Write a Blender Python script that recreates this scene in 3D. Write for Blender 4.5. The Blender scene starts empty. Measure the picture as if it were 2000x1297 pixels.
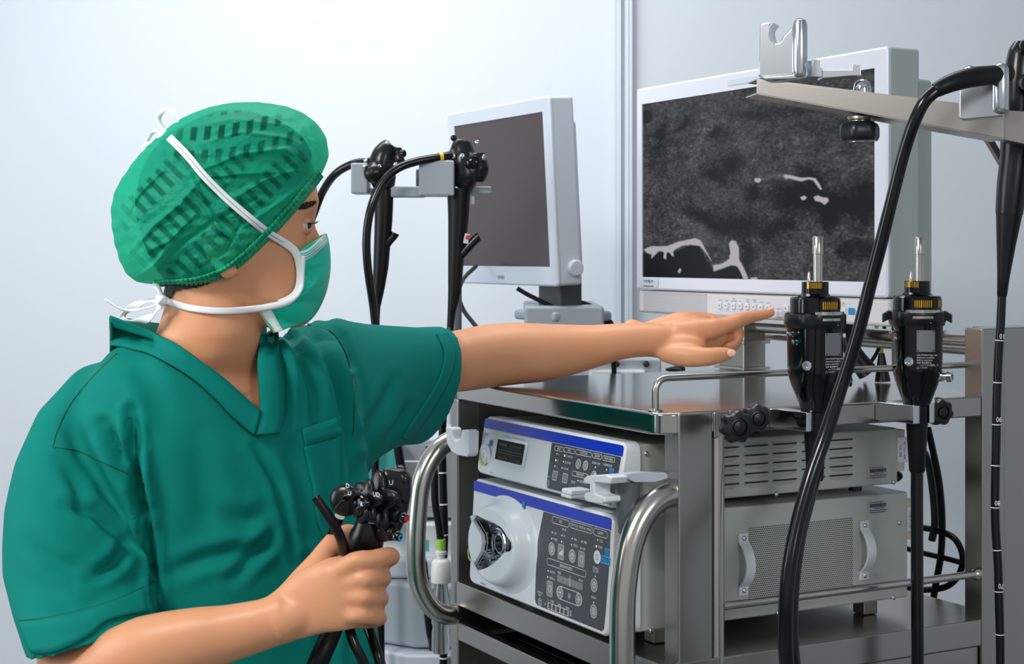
import bpy, bmesh, math, random
import numpy as np
from mathutils import Vector, Matrix, bvhtree
random.seed(7)
rng = np.random.default_rng(7)
PI = math.pi
scene = bpy.context.scene
COL = scene.collection

# ---------------- camera, world, lights, exposure ----------------
FP = 3100.0; CX = 1000.0; HY = 500.0; HC = 1.45      # focal length in pixels, principal column, horizon row, eye height
cam_d = bpy.data.cameras.new('camera'); cam = bpy.data.objects.new('camera', cam_d); COL.objects.link(cam)
cam.location = (0, 0, HC); cam.rotation_euler = (PI/2, 0, 0)
cam_d.sensor_width = 36.0; cam_d.lens = FP/2000*36; cam_d.shift_y = -(648.5-HY)/2000
cam_d.clip_start = .05; cam_d.clip_end = 50
cam_d.dof.use_dof = True; cam_d.dof.focus_distance = 1.94; cam_d.dof.aperture_fstop = 15
scene.camera = cam
scene.view_settings.view_transform = 'Standard'; scene.view_settings.look = 'None'
scene.view_settings.gamma = 1; scene.view_settings.use_curve_mapping = False
scene.view_settings.exposure = 0.0
world = bpy.data.worlds.new('world'); scene.world = world; world.use_nodes = True
wb = world.node_tree.nodes['Background']; wb.inputs[0].default_value = (.88, .91, .95, 1); wb.inputs[1].default_value = .50
def area(name, loc, target, size, power, color=(1, 1, 1)):
    l = bpy.data.lights.new(name, 'AREA'); l.energy = power; l.color = color
    l.shape = 'RECTANGLE'; l.size = size[0]; l.size_y = size[1]
    o = bpy.data.objects.new(name, l); COL.objects.link(o); o.location = loc
    o.rotation_euler = (Vector(target)-Vector(loc)).to_track_quat('-Z', 'Y').to_euler()
    return o
area('key_lamp', (-1.5, .2, 2.8), (0, 2.1, 1.2), (.7, .6), 56, (1, .97, .93))
area('fill_lamp', (1.3, -.9, 2.2), (.4, 2.1, 1.3), (.7, .7), 17, (.95, .98, 1))
area('ceiling_lamp', (.0, 2.6, 2.86), (.0, 2.6, 0), (1.6, .5), 20, (.97, .99, 1))
area('side_fill', (-3.0, 1.3, 1.6), (.3, 2.1, 1.2), (1.6, 1.4), 34, (.93, .97, 1))  # added light from the left to brighten device fronts and steel; no window there
area('wall_fill', (-.5, 2.7, 2.3), (-.45, 3.75, 1.35), (.8, .25), 7, (.95, .98, 1))  # added light giving the back wall its brighter centre; no fitting there

# ---------------- helpers ----------------
def lin(c):
    if isinstance(c, str):
        c = [int(c[i:i+2], 16)/255 for i in (0, 2, 4)]
    return tuple((x/12.92 if x <= .04045 else ((x+.055)/1.055)**2.4) for x in c)+(1,)
MATS = {}
def mat(name, col, rough=.5, metal=0, spec=.5, coat=0, sss=0, bump=None, emis=None, trans=0, vary=None, sheen=0, alpha=1):
    m = bpy.data.materials.new(name); m.use_nodes = True; nt = m.node_tree; b = nt.nodes['Principled BSDF']
    b.inputs['Base Color'].default_value = lin(col); b.inputs['Roughness'].default_value = rough
    b.inputs['Metallic'].default_value = metal; b.inputs['Specular IOR Level'].default_value = spec
    b.inputs['Coat Weight'].default_value = coat; b.inputs['Coat Roughness'].default_value = .08
    b.inputs['Transmission Weight'].default_value = trans; b.inputs['Alpha'].default_value = alpha
    b.inputs['Sheen Weight'].default_value = sheen
    if sss:
        b.inputs['Subsurface Weight'].default_value = sss; b.inputs['Subsurface Scale'].default_value = .012
        b.inputs['Subsurface Radius'].default_value = (1, .35, .2)
    if emis: b.inputs['Emission Color'].default_value = lin(col); b.inputs['Emission Strength'].default_value = emis
    tc = nt.nodes.new('ShaderNodeTexCoord')
    if bump:                                   # (scale xyz, strength, distance)
        mp = nt.nodes.new('ShaderNodeMapping'); mp.inputs['Scale'].default_value = bump[0]
        n = nt.nodes.new('ShaderNodeTexNoise'); n.inputs['Scale'].default_value = 1; n.inputs['Detail'].default_value = 3
        bp = nt.nodes.new('ShaderNodeBump'); bp.inputs['Strength'].default_value = bump[1]; bp.inputs['Distance'].default_value = bump[2]
        nt.links.new(tc.outputs['Object'], mp.inputs[0]); nt.links.new(mp.outputs[0], n.inputs[0])
        nt.links.new(n.outputs[0], bp.inputs['Height']); nt.links.new(bp.outputs[0], b.inputs['Normal'])
    if vary:                                   # (scale, second colour)
        n = nt.nodes.new('ShaderNodeTexNoise'); n.inputs['Scale'].default_value = vary[0]; n.inputs['Detail'].default_value = 4
        mx = nt.nodes.new('ShaderNodeMix'); mx.data_type = 'RGBA'
        mx.inputs[6].default_value = lin(col); mx.inputs[7].default_value = lin(vary[1])
        nt.links.new(tc.outputs['Object'], n.inputs[0]); nt.links.new(n.outputs[0], mx.inputs[0]); nt.links.new(mx.outputs[2], b.inputs['Base Color'])
    MATS[name] = m; return m
mat('wall_paint', 'd3d8de', .6, vary=(1.5, 'cdd3da'), bump=((60, 60, 60), .04, .002))
mat('wall_paint_cool', 'c9ced4', .6, vary=(1.5, 'c3c9d0'), bump=((60, 60, 60), .04, .002))
mat('floor_vinyl', '7d8482', .35, vary=(4, '757d7c'))
mat('steel', 'b2aea8', .29, 1, bump=((3, 3, 900), .06, .0004), vary=(3, 'a6a29c'))
mat('steel_top', 'b8b6b2', .13, 1, bump=((14, 14, 14), .10, .002), vary=(5, 'adaba6'))
mat('steel_tube', 'c6c2ba', .22, 1, bump=((90, 90, 90), .08, .0004))
mat('steel_panel', '9b958c', .38, 1, bump=((3, 3, 900), .06, .0004), vary=(3, '938d84'))
mat('chrome', 'd7dade', .07, 1)
mat('chrome_satin', 'd4d8dc', .2, 1)
mat('rubber_black', '0c0c0e', .4, spec=.3, bump=((220, 220, 220), .12, .0004))
mat('gloss_black', '050506', .13, spec=.38, coat=.08)
mat('satin_black', '101013', .26, spec=.4, vary=(30, '141417'))
mat('cord_black', '08080b', .2, spec=.4, coat=.1)
mat('knob_black', '0d0e11', .33, spec=.5, bump=((150, 150, 150), .1, .0006))
mat('print_white', 'e8eaec', .5)
mat('print_grey', '8d9094', .5)
mat('gold', 'd9a53c', .18, 1)
mat('white_plastic', 'e6eaee', .28, spec=.5, vary=(6, 'e2e7ec'))
mat('warm_plastic', 'dcdedb', .35)
mat('device_paint', 'b7bcb4', .42, bump=((500, 500, 500), .05, .0003), vary=(5, 'b2b7af'))
mat('device_paint_low', 'bcc1ba', .42, bump=((500, 500, 500), .05, .0003), vary=(5, 'b6bbb4'))
mat('slot_grey', 'b6b5b9', .5)
mat('slot_dark', '23231f', .7)
mat('blue_stripe', '1238c4', .28, vary=(3, '0f30c0'))
mat('panel_grey', '44474e', .32)
mat('sticker_blue', '3da5e6', .4)
mat('sticker_ink', '0c4f86', .45)
mat('led_off', 'eef0f0', .3)
mat('led_on', 'fff0a8', .3, emis=1.2)
mat('lime_ring', 'b9c64b', .4)
mat('bezel_white', 'd3d6e0', .35, vary=(4, 'cfd2dc'))
mat('bezel_warm', 'd2d0d2', .38, vary=(4, 'cecccf'))
mat('housing_green_grey', 'a7b0aa', .4, vary=(4, 'a2aba5'))
mat('screen_off', '403637', .22, spec=.35)
mat('grey_plastic', '9aa3ab', .4, vary=(8, '929ba3'))
mat('pale_plastic', 'c4cbd5', .4, vary=(5, 'bec6d1'))
mat('dark_plastic', '34373b', .4)
mat('grey_holder', '585d63', .35)
mat('label_paper', 'b9bcc2', .5)
mat('label_ink', '2b2b30', .5)
mat('plate_grey', '83868a', .35, .6)
mat('beige_plastic', 'cfc6b4', .45)
mat('yellow_rubber', 'e2c23a', .4)
mat('teal_print', '2aa79d', .5, vary=(18, '5cc7bf'))
mat('lime_plastic', '93c94a', .4)
mat('clear_plastic', 'dfe4e8', .1, trans=.9, spec=.5)
mat('valve_red', 'cf2a22', .35)
mat('valve_blue', '2c9be0', .35)
mat('tray_black', '15171b', .12, coat=.5)

class FrameC: pass
TH = math.atan2(.47, .883)
U = Vector((-math.sin(TH), math.cos(TH), 0)); V = Vector((math.cos(TH), math.sin(TH), 0))
C0 = Vector((.178, 1.9, 0))
CART = Matrix.Translation(C0) @ Matrix.Rotation(TH, 4, 'Z')    # cart frame: x = along the side (back), y = along the front (left)
WORLD = Matrix.Identity(4)
def P(px, py, d): return Vector(((px-CX)/FP*d, d, HC+(HY-py)/FP*d))
def toB(px, py, b):
    """point of the plane x=b of the cart frame seen at a pixel, in cart coordinates"""
    r = Vector(((px-CX)/FP, 1, (HY-py)/FP)); o = Vector((0, 0, HC))
    n = V; t = (b-(o-C0).dot(n))/r.dot(n); p = o+r*t; q = p-C0
    return Vector((b, q.dot(U), p.z))
def toA(px, py, a):
    r = Vector(((px-CX)/FP, 1, (HY-py)/FP)); o = Vector((0, 0, HC))
    n = U; t = (a-(o-C0).dot(n))/r.dot(n); p = o+r*t; q = p-C0
    return Vector((q.dot(V), a, p.z))
def cpx(v):
    w = CART @ Vector(v); return (CX+FP*w.x/w.y, HY-FP*(w.z-HC)/w.y)

ROOTM = {}
def tag(o, label=None, cat=None, group=None, kind=None):
    if label: o['label'] = label
    if cat: o['category'] = cat
    if group: o['group'] = group
    if kind: o['kind'] = kind
    return o
def thing(name, label, cat, base, frame=WORLD, group=None):
    o = bpy.data.objects.new(name, None); COL.objects.link(o); o.empty_display_size = .05
    o.matrix_world = frame @ Matrix.Translation(Vector(base)); ROOTM[o.name] = o.matrix_world.copy()
    return tag(o, label, cat, group)
def catmull(pts, n=8, closed=False):
    pts = [Vector(p) for p in pts]; out = []; N = len(pts)
    rngI = range(N if closed else N-1)
    for i in rngI:
        if closed: p0, p1, p2, p3 = pts[(i-1) % N], pts[i], pts[(i+1) % N], pts[(i+2) % N]
        else: p0, p1, p2, p3 = pts[max(i-1, 0)], pts[i], pts[i+1], pts[min(i+2, N-1)]
        for k in range(n):
            t = k/n
            out.append(.5*((2*p1)+(p2-p0)*t+(2*p0-5*p1+4*p2-p3)*t*t+(3*p1-p0-3*p2+p3)*t**3))
    if not closed: out.append(pts[-1])
    return out
def interp(xs, ys, n):
    t = np.linspace(0, len(xs)-1, n); return np.interp(t, range(len(xs)), ys)
class MB:
    def __init__(s, frame=WORLD): s.v = []; s.f = []; s.frame = frame
    def add(s, vs, fs):
        o = len(s.v); s.v += [Vector(v) for v in vs]; s.f += [[i+o for i in f] for f in fs]; return s
    def box(s, a, b):
        (x0, y0, z0), (x1, y1, z1) = a, b
        x0, x1 = min(x0, x1), max(x0, x1); y0, y1 = min(y0, y1), max(y0, y1); z0, z1 = min(z0, z1), max(z0, z1)
        return s.add([(x0, y0, z0), (x1, y0, z0), (x1, y1, z0), (x0, y1, z0), (x0, y0, z1), (x1, y0, z1), (x1, y1, z1), (x0, y1, z1)],
                     [(0, 3, 2, 1), (4, 5, 6, 7), (0, 1, 5, 4), (1, 2, 6, 5), (2, 3, 7, 6), (3, 0, 4, 7)])
    def obox(s, c, ax, h):
        c = Vector(c); ax = [Vector(a).normalized() for a in ax]; vs = []
        for k in range(8):
            sg = [1 if k & (1 << j) else -1 for j in range(3)]
            vs.append(c+sum((ax[j]*(sg[j]*h[j]) for j in range(3)), Vector()))
        return s.add(vs, [(0, 2, 3, 1), (4, 5, 7, 6), (0, 1, 5, 4), (1, 3, 7, 5), (3, 2, 6, 7), (2, 0, 4, 6)])
    def loft(s, rings, caps=(True, True), closed=True):
        o = len(s.v); n = len(rings[0]); vs = [p for r in rings for p in r]; fs = []
        for i in range(len(rings)-1):
            for j in range(n if closed else n-1):
                k = (j+1) % n; fs.append((i*n+j, i*n+k, (i+1)*n+k, (i+1)*n+j))
        if caps[0]: fs.append(tuple(reversed(range(n))))
        if caps[1]: fs.append(tuple(range((len(rings)-1)*n, len(rings)*n)))
        return s.add(vs, fs)
    def tube(s, pts, r, n=12, caps=(True, True), up=None, flat=None, samples=0):
        pts = [Vector(p) for p in pts]
        if samples:
            r = list(r) if hasattr(r, '__len__') else [r]*len(pts)
            m = (len(pts)-1)*samples+1; r = list(interp(r, r, m)); pts = catmull(pts, samples)
        N = len(pts); r = list(r) if hasattr(r, '__len__') else [r]*N
        T = [(pts[min(i+1, N-1)]-pts[max(i-1, 0)]).normalized() for i in range(N)]
        u = Vector(up) if up else (Vector((0, 0, 1)) if abs(T[0].z) < .9 else Vector((1, 0, 0)))
        rings = []
        for i in range(N):
            u = (u-T[i]*u.dot(T[i])).normalized(); w = T[i].cross(u)
            fl = flat[i] if hasattr(flat, '__len__') else (flat or 1)
            rings.append([pts[i]+(u*math.cos(2*PI*j/n)+w*(math.sin(2*PI*j/n)*fl))*r[i] for j in range(n)])
        return s.loft(rings, caps)
    def cyl(s, p0, p1, r0, r1=None, n=20, caps=(True, True)): return s.tube([p0, p1], [r0, r0 if r1 is None else r1], n, caps)
    def lathe(s, prof, o, ax, n=28, caps=(True, True), mod=None):
        o = Vector(o); ax = Vector(ax).normalized(); u = Vector((0, 0, 1)) if abs(ax.z) < .9 else Vector((1, 0, 0))
        u = (u-ax*u.dot(ax)).normalized(); w = ax.cross(u); rings = []
        for (r, h) in prof:
            rr = []
            for j in range(n):
                t = 2*PI*j/n; k = r*(mod(t, r, h) if mod else 1)
                rr.append(o+ax*h+(u*math.cos(t)+w*math.sin(t))*k)
            rings.append(rr)
        return s.loft(rings, caps)
    def prism(s, poly, vec):
        vec = Vector(vec); n = len(poly); a = [Vector(p) for p in poly]; b = [p+vec for p in a]
        return s.add(a+b, [tuple(reversed(range(n))), tuple(range(n, 2*n))]+[(i, (i+1) % n, n+(i+1) % n, n+i) for i in range(n)])
    def build(s, name, m, parent=None, smooth=None, bevel=0, seg=2, ang=35, base=None, label=None, kind=None, group=None, cat=None, recalc=True):
        me = bpy.data.meshes.new(name); rm = ROOTM[parent.name] if parent else s.frame @ Matrix.Translation(Vector(base or (0, 0, 0)))
        X = rm.inverted() @ s.frame
        me.from_pydata([X @ v for v in s.v], [], s.f)
        if recalc:
            bm = bmesh.new(); bm.from_mesh(me); bmesh.ops.recalc_face_normals(bm, faces=bm.faces); bm.to_mesh(me); bm.free()
        me.materials.append(MATS[m] if isinstance(m, str) else m)
        o = bpy.data.objects.new(name, me); COL.objects.link(o)
        if parent: o.parent = parent
        else: o.matrix_world = rm
        ROOTM[o.name] = rm
        if smooth is not False and (smooth or not bevel):
            me.polygons.foreach_set('use_smooth', [True]*len(me.polygons)); me.set_sharp_from_angle(angle=math.radians(smooth if isinstance(smooth, (int, float)) and smooth > 1 else 40))
        if bevel:
            b = o.modifiers.new('bevel', 'BEVEL'); b.width = bevel; b.segments = seg; b.limit_method = 'ANGLE'; b.angle_limit = math.radians(ang)
            me.polygons.foreach_set('use_smooth', [True]*len(me.polygons)); b.harden_normals = True
        return tag(o, label, cat, group, kind)
def rrect(w, h, r, n=5, cx=0, cy=0):
    pts = []
    for (sx, sy, t0) in ((1, 1, 0), (-1, 1, PI/2), (-1, -1, PI), (1, -1, 3*PI/2)):
        for k in range(n+1):
            t = t0+PI/2*k/n; pts.append((cx+sx*(w/2-r)+r*math.cos(t), cy+sy*(h/2-r)+r*math.sin(t)))
    return pts
def in2(poly, o, ex, ey): o, ex, ey = Vector(o), Vector(ex), Vector(ey); return [o+ex*p[0]+ey*p[1] for p in poly]
TXT = {}
def text2(s, size, align='CENTER', shear=0, mono=False):
    c = bpy.data.curves.new('t', 'FONT'); c.body = s; c.size = size; c.align_x = align; c.align_y = 'CENTER'; c.resolution_u = 2
    o = bpy.data.objects.new('t', c); COL.objects.link(o); dg = bpy.context.evaluated_depsgraph_get()
    me = o.evaluated_get(dg).to_mesh(); vs = [(v.co.x, v.co.y) for v in me.vertices]; fs = [tuple(p.vertices) for p in me.polygons]
    o.evaluated_get(dg).to_mesh_clear(); bpy.data.objects.remove(o); bpy.data.curves.remove(c); return vs, fs
class Print:
    """flat print: outlines, filled shapes and lettering on a plane (o, ex, ey)"""
    def __init__(s, o, ex, ey, frame=WORLD):
        s.o = Vector(o); s.ex = Vector(ex).normalized(); s.ey = Vector(ey).normalized(); s.mb = MB(frame)
    def m(s, x, y): return s.o+s.ex*x+s.ey*y
    def fill(s, pts): s.mb.add([s.m(*p) for p in pts], [tuple(range(len(pts)))]); return s
    def line(s, pts, w, closed=False):
        n = len(pts)
        ins = []; out = []
        for i in range(n):
            a = pts[(i-1) % n] if (closed or i > 0) else pts[i]; b = pts[(i+1) % n] if (closed or i < n-1) else pts[i]
            d = Vector((b[0]-a[0], b[1]-a[1])); d.normalize(); nn = Vector((-d.y, d.x))*w/2
            ins.append(s.m(pts[i][0]-nn.x, pts[i][1]-nn.y)); out.append(s.m(pts[i][0]+nn.x, pts[i][1]+nn.y))
        fs = [(i, (i+1) % n, n+(i+1) % n, n+i) for i in range(n if closed else n-1)]
        s.mb.add(ins+out, fs); return s
    def rr(s, cx, cy, w, h, r, lw): return s.line(rrect(w, h, r, 4, cx, cy), lw, True)
    def circ(s, cx, cy, r, lw=0, n=18):
        p = [(cx+r*math.cos(2*PI*k/n), cy+r*math.sin(2*PI*k/n)) for k in range(n)]
        return s.line(p, lw, True) if lw else s.fill(p)
    def text(s, cx, cy, t, size, align='CENTER', sx=1, rot=0):
        vs, fs = text2(t, size, align); c, sn = math.cos(rot), math.sin(rot)
        s.mb.add([s.m(cx+(x*sx*c-y*sn), cy+(x*sx*sn+y*c)) for x, y in vs], fs); return s
    def ticks(s, cx, cy, w, h, seed=1):          # writing too small to read
        r = random.Random(seed); x = cx-w/2
        while x < cx+w/2:
            ww = h*r.choice((.25, .4, .55)); y0 = cy-h/2+h*r.choice((0, 0, .2)); s.fill([(x, y0), (x+ww, y0), (x+ww, cy+h/2), (x, cy+h/2)]); x += ww+h*r.choice((.18, .25, .5))
        return s
    def build(s, name, m, parent, **k): return s.mb.build(name, m, parent, smooth=False, recalc=False, **k)
    def build_each(s, name, m, parent):
        for f in s.mb.f:
            q = MB(s.mb.frame); q.add([s.mb.v[i] for i in f], [tuple(range(len(f)))]); q.build(name, m, parent, smooth=False, recalc=False)
def screw(parent, p, ax, r=.0034, frame=WORLD):
    mb = MB(frame); ax = Vector(ax).normalized()
    mb.lathe([(r, 0), (r, r*.25), (r*.75, r*.55), (r*.4, r*.65), (r*.36, r*.4)], p, ax, 14)
    mb.build('screw', 'chrome_satin', parent)
# ---------------- the room ----------------
def struct(name, mb, m, **k): return mb.build(name, m, None, kind='structure', **k)
m = MB(); m.box((-3.2, -2.0, -.1), (3.2, 4.0, 0)); struct('floor', m, 'floor_vinyl')
xs = (1218-CX)/FP*3.75
m = MB(); m.box((-3.2, 3.75, 0), (xs, 3.9, 2.9)); struct('wall_back', m, 'wall_paint')
m = MB(); m.box((xs, 3.72, 0), (3.2, 3.9, 2.9)); struct('wall_back_right', m, 'wall_paint_cool')
m = MB(); m.box((-3.3, -2.0, 0), (-3.2, 3.9, 2.9)); struct('wall_left', m, 'wall_paint')
m = MB(); m.box((3.2, -2.0, 0), (3.3, 3.9, 2.9)); struct('wall_right', m, 'wall_paint')
m = MB(); m.box((-3.2, -2.0, 2.9), (3.2, 4.0, 3.0)); struct('ceiling', m, 'wall_paint')
m = MB()
x0 = (1203-CX)/FP*3.74; x1 = (1234-CX)/FP*3.72
m.box((x0, 3.725, 0), (x0+.012, 3.75, 2.9)); m.box((x0+.012, 3.735, 0), (xs, 3.75, 2.9)); m.box((xs, 3.700, 0), (x1-.008, 3.72, 2.9)); m.box((x1-.008, 3.692, 0), (x1, 3.72, 2.9))
struct('trim_1', m, 'wall_paint_cool', bevel=.002)
m = MB(); m.box((-3.2, 3.735, 0), (x0, 3.75, .1)); struct('baseboard_back', m, 'grey_plastic', bevel=.003)

# ---------------- the steel cart ----------------
ZT = 1.261
cart = thing('equipment_cart', 'stainless steel equipment cart with worktop and curved tube handles', 'cart', (.28, .29, 0), CART)
m = MB(CART)
def plan(b0, b1, a0, a1, r):  # rounded plan, corner radius r
    return [(x, y) for x, y in rrect(b1-b0, a1-a0, r, 6, (b0+b1)/2, (a0+a1)/2)]
pl = plan(0, .56, 0, .578, .03)
m.prism([(x, y, ZT-.0275) for x, y in pl], (0, 0, .0275)); m.build('worktop', 'steel_top', cart, bevel=.004, seg=3, ang=50)
def post(b0, b1, a0, a1, z0, z1, name='post', mt='steel', bev=.0025):
    q = MB(CART); q.box((b0, a0, z0), (b1, a1, z1)); return q.build(name, mt, cart, bevel=bev)
post(.025, .075, -.0012, .031, .12, ZT-.001)                       # front right
q = MB(CART); q.cyl((.0865, .007, .12), (.0865, .007, ZT-.03), .0095, n=24); q.build('side_tube', 'steel_tube', cart)
post(.0765, .1, -.002, .02, ZT-.034, ZT-.0015, 'tube_collar')
post(.0, .036, .553, .578, .12, ZT-.0275)                          # front left
post(.514, .556, -.004, .03, .12, 1.352)                           # back right
post(.556, .64, .005, .06, .12, 1.352, 'back_upright')
post(.512, .557, .53, .60, .12, 1.34)                              # back left
q = MB(CART); q.box((.507, .524, ZT+.001), (.562, .606, ZT+.006)); q.box((.507, .524, 1.305), (.562, .606, 1.311)); q.build('post_collar', 'steel_tube', cart, bevel=.001)
q = MB(CART); q.cyl((.535, .035, 1.333), (.535, .53, 1.333), .0095); q.build('back_rail', 'steel_tube', cart)
q = MB(CART); q.cyl((.57, .06, 1.316), (.57, .55, 1.316), .006); q.build('back_rail', 'steel_tube', cart)
# side beam proud of the worktop, lower side bar, guard rail
post(.1, .514, -.003, .012, ZT-.0275, ZT-.0005, 'side_beam')
q = MB(CART); q.box((.556, .01, ZT-.03), (.75, .045, ZT-.002)); q.build('side_beam', 'steel', cart, bevel=.002)
q = MB(CART); q.cyl((.092, .002, 1.021), (.514, .002, 1.021), .0052, n=16)
q.lathe([(.0052, 0), (.0085, .004), (.0085, .009), (.0052, .012)], (.503, .002, 1.021), (1, 0, 0), 16); q.build('side_bar', 'steel_tube', cart)
zr = ZT+.040
q = MB(CART); pts = [(.012, .03, ZT-.002), (.012, .03, zr-.016)]+[(.012+.016*(1-math.cos(t)), .03, zr-.016+.016*math.sin(t)) for t in (.3, .6, .9, 1.2, PI/2)]+[(.514, .03, zr)]
q.tube(pts, .0043, 14, up=(0, 1, 0)); q.lathe([(.009, 0), (.009, .0015), (.0045, .003)], (.012, .03, ZT), (0, 0, 1), 16); q.build('guard_rail', 'steel_tube', cart)
q = MB(CART); q.cyl((.56, .03, zr), (.76, .03, zr), .0043, n=12); q.build('guard_rail', 'steel_tube', cart)
# shelf below the devices
ZS = .960
q = MB(CART); pl = plan(0, .556, -.002, .578, .014); q.prism([(x, y, ZS-.036) for x, y in pl], (0, 0, .036)); q.build('shelf', 'steel', cart, bevel=.002)
q = MB(CART); q.box((.10, .002, ZS-.36), (.512, .010, ZS-.037)); q.build('side_panel', 'steel', cart, bevel=.001)
for b in (.105, .13, .155):
    q = MB(CART); q.box((b, -.004, ZS-.3), (b+.008, .004, ZS-.04)); q.build('reflection_strip', 'steel_tube', cart, bevel=.0015)  # raised strips standing in for vertical reflections in the steel panel
q = MB(CART); q.box((.0, .031, .872), (.016, .553, .899)); q.build('lower_rail', 'steel', cart, bevel=.002)
q = MB(CART); q.box((.016, .031, .868), (.5, .553, .874)); q.build('lower_shelf', 'steel_panel', cart, bevel=.001)
q = MB(CART); q.box((.0, .031, .30), (.556, .578, .33)); q.build('bottom_shelf', 'steel_panel', cart, bevel=.002)
q = MB(CART); q.box((.036, .566, .40), (.5, .572, ZT-.03)); q.build('inner_panel', 'steel_panel', cart)
q = MB(CART); q.box((.545, .06, .33), (.55, .53, ZS-.04)); q.build('back_panel', 'steel_panel', cart)
# handles
for (a, zt_, zb) in ((.567, 1.166, .918), (.016, 1.160, .885)):
    b0 = .0 if a > .3 else .028
    q = MB(CART); o_ = -.068 if a > .3 else -.040
    if a > .3: pp = [(889, 856), (860, 874), (836, 907), (822, 947), (816, 995), (812, 1059), (814, 1119), (824, 1155), (844, 1186), (868, 1200), (889, 1200)]; pts = [toA(x, y, a) for x, y in pp]
    else:
        pp = [(1322, 964), (1300, 969), (1274, 985), (1250, 1018), (1232, 1065), (1222, 1119), (1216, 1190)]; pts = [toA(x, y, a) for x, y in pp]; zm = .985
        pts = [Vector(p) for p in pts if p.z > zm]; pts = pts+[Vector((p.x, a, 2*zm-p.z)) for p in reversed(pts)]
    q.tube(pts, .0148 if a > .3 else .0155, 24, up=(0, 1, 0), samples=5); q.build('handle', 'steel_tube', cart)
for (bx, ay) in ((.04, .04), (.52, .04), (.04, .54), (.52, .54)):
    q = MB(CART); q.lathe([(.012, 0), (.012, .06), (.02, .062)], (bx, ay, .07), (0, 0, 1), 16); q.cyl((bx+.012, ay-.012, .05), (bx+.012, ay+.012, .05), .05, n=24); q.build('caster', 'satin_black', cart)
# lip of the drawer front peeking below
q = MB(CART); p = toB(1030, 1290, .02); q.box((-.004, .20, .835), (.03, .33, .868)); q.build('drawer_pull', 'steel_tube', cart, bevel=.004)

# black tray in the slot
t = thing('document_tray', 'glossy black shallow tray lying in the slot below the white light source', 'tray', (.2, .30, .874), CART)
q = MB(CART); pl = plan(.035, .46, .07, .50, .02); q.prism([(x, y, .8745) for x, y in pl], (0, 0, .009)); q.build('tray_body', 'tray_black', t, bevel=.003)
q = MB(CART); pl = plan(.055, .44, .09, .48, .015); q.prism([(x, y, .884) for x, y in pl], (0, 0, .004)); q.build('tray_lid', 'gloss_black', t, bevel=.002)
# ---------------- the two devices ----------------
A0, A1 = .070, .452
def device(name, label, z0, z1, bt, bb, depth, paint):
    t = thing(name, label, 'medical device', (.2, .26, z0), CART)
    # housing
    q = MB(CART); q.box((.012, A0+.002, z0+.001), (depth, A1-.002, z1-.003)); q.build('housing', paint, t, bevel=.0035, seg=3)
    # front: rounded plan in (y, z), leaning: x goes from bb at the bottom to bt at the top
    q = MB(CART); poly = rrect(A1-A0, z1-z0, .012, 6, (A0+A1)/2, (z0+z1)/2)
    def bx(z): return bb+(bt-bb)*(z-z0)/(z1-z0)
    rings = [[(.016, y, z) for y, z in poly], [(bx(z)+.003, y, z) for y, z in poly]]
    sm = rrect(A1-A0-.005, z1-z0-.005, .010, 6, (A0+A1)/2, (z0+z1)/2); rings.append([(bx(z), y, z) for y, z in sm])
    q.loft(rings); q.build('front_cover', 'white_plastic', t, smooth=30)
    o = Vector((bb-.0004, A1, z0)); ey = Vector((bt-bb, 0, z1-z0)).normalized(); ex = Vector((0, -1, 0))
    H = math.hypot(bt-bb, z1-z0)
    def m2(px, py):           # pixel -> (x, y) on the sloping front
        b = (bt+bb)/2
        for _ in range(4):
            p = toB(px, py, b); b = bx(p.z)
        return (A1-p.y, (p.z-z0)/(z1-z0)*H)
    return t, o, ex, ey, H, m2
def pr(o, ex, ey, off): return Print(Vector(o)+Vector((-off, 0, 0)), ex, ey, CART)
ZU0, ZU1 = 1.138, 1.2185; ZL0, ZL1 = .981, 1.130
W = A1-A0
# -- upper: video processor
vp, o, ex, ey, H, mU = device('video_processor', 'slim white device with blue stripe and dark slot, upper of the stack', ZU0, ZU1, -.005, -.020, .434, 'device_paint')
lo = pr(o, ex, ey, .0)
x0, y0 = .003, H-.0035
st = pr(o, ex, ey, .0003); st.fill([(.005, H-.003), (.0025, H-.006), (.0025, H-.0165), (W-.0025, H-.0165), (W-.0025, H-.006), (W-.005, H-.003)]); st.build('blue_stripe', 'blue_stripe', vp)
xl = mU(1078, 870)[0]; xr = W-.0075
pn = pr(o, ex, ey, .0005); xb = mU(1067, 950)[0]
pn.fill([(xl, H-.0175), (xb+.001, .010), (xb+.003, .006), (xb+.007, .0045), (W-.012, .0045), (W-.008, .009), (xr+.002, H-.0175)]); pn.build('control_panel', 'panel_grey', vp)
g = pr(o, ex, ey, .0008); gg = pr(o, ex, ey, .0007)
def T(pr_, m_, px, py, s, size, al='CENTER', sx=1): x, y = m_(px, py); pr_.text(x, y, s, size, al, sx)
def pill(pr_, m_, px0, py0, px1, py1, h, s, size):
    x0, y0 = m_(px0, py0); x1, y1 = m_(px1, py1); y = (y0+y1)/2
    pr_.rr((x0+x1)/2, y, x1-x0, h, h*.45, .0006); pr_.text((x0+x1)/2, y-.0001, s, size, 'CENTER', 1)
for (a_, b_, c_, d_, s) in ((1085, 875, 1102, 878, 'ENH'), (1103, 878, 1124, 882, 'IRIS'), (1126, 882, 1157, 889, 'CUSTOM'), (1159, 889, 1177, 893, 'EXAM'), (1179, 893, 1202, 900, 'WHT BAL'), (1119, 924, 1150, 931, 'MEMORY')):
    pill(g, mU, a_, b_, c_, d_, .0058, s, .0046)
leds = []
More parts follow.
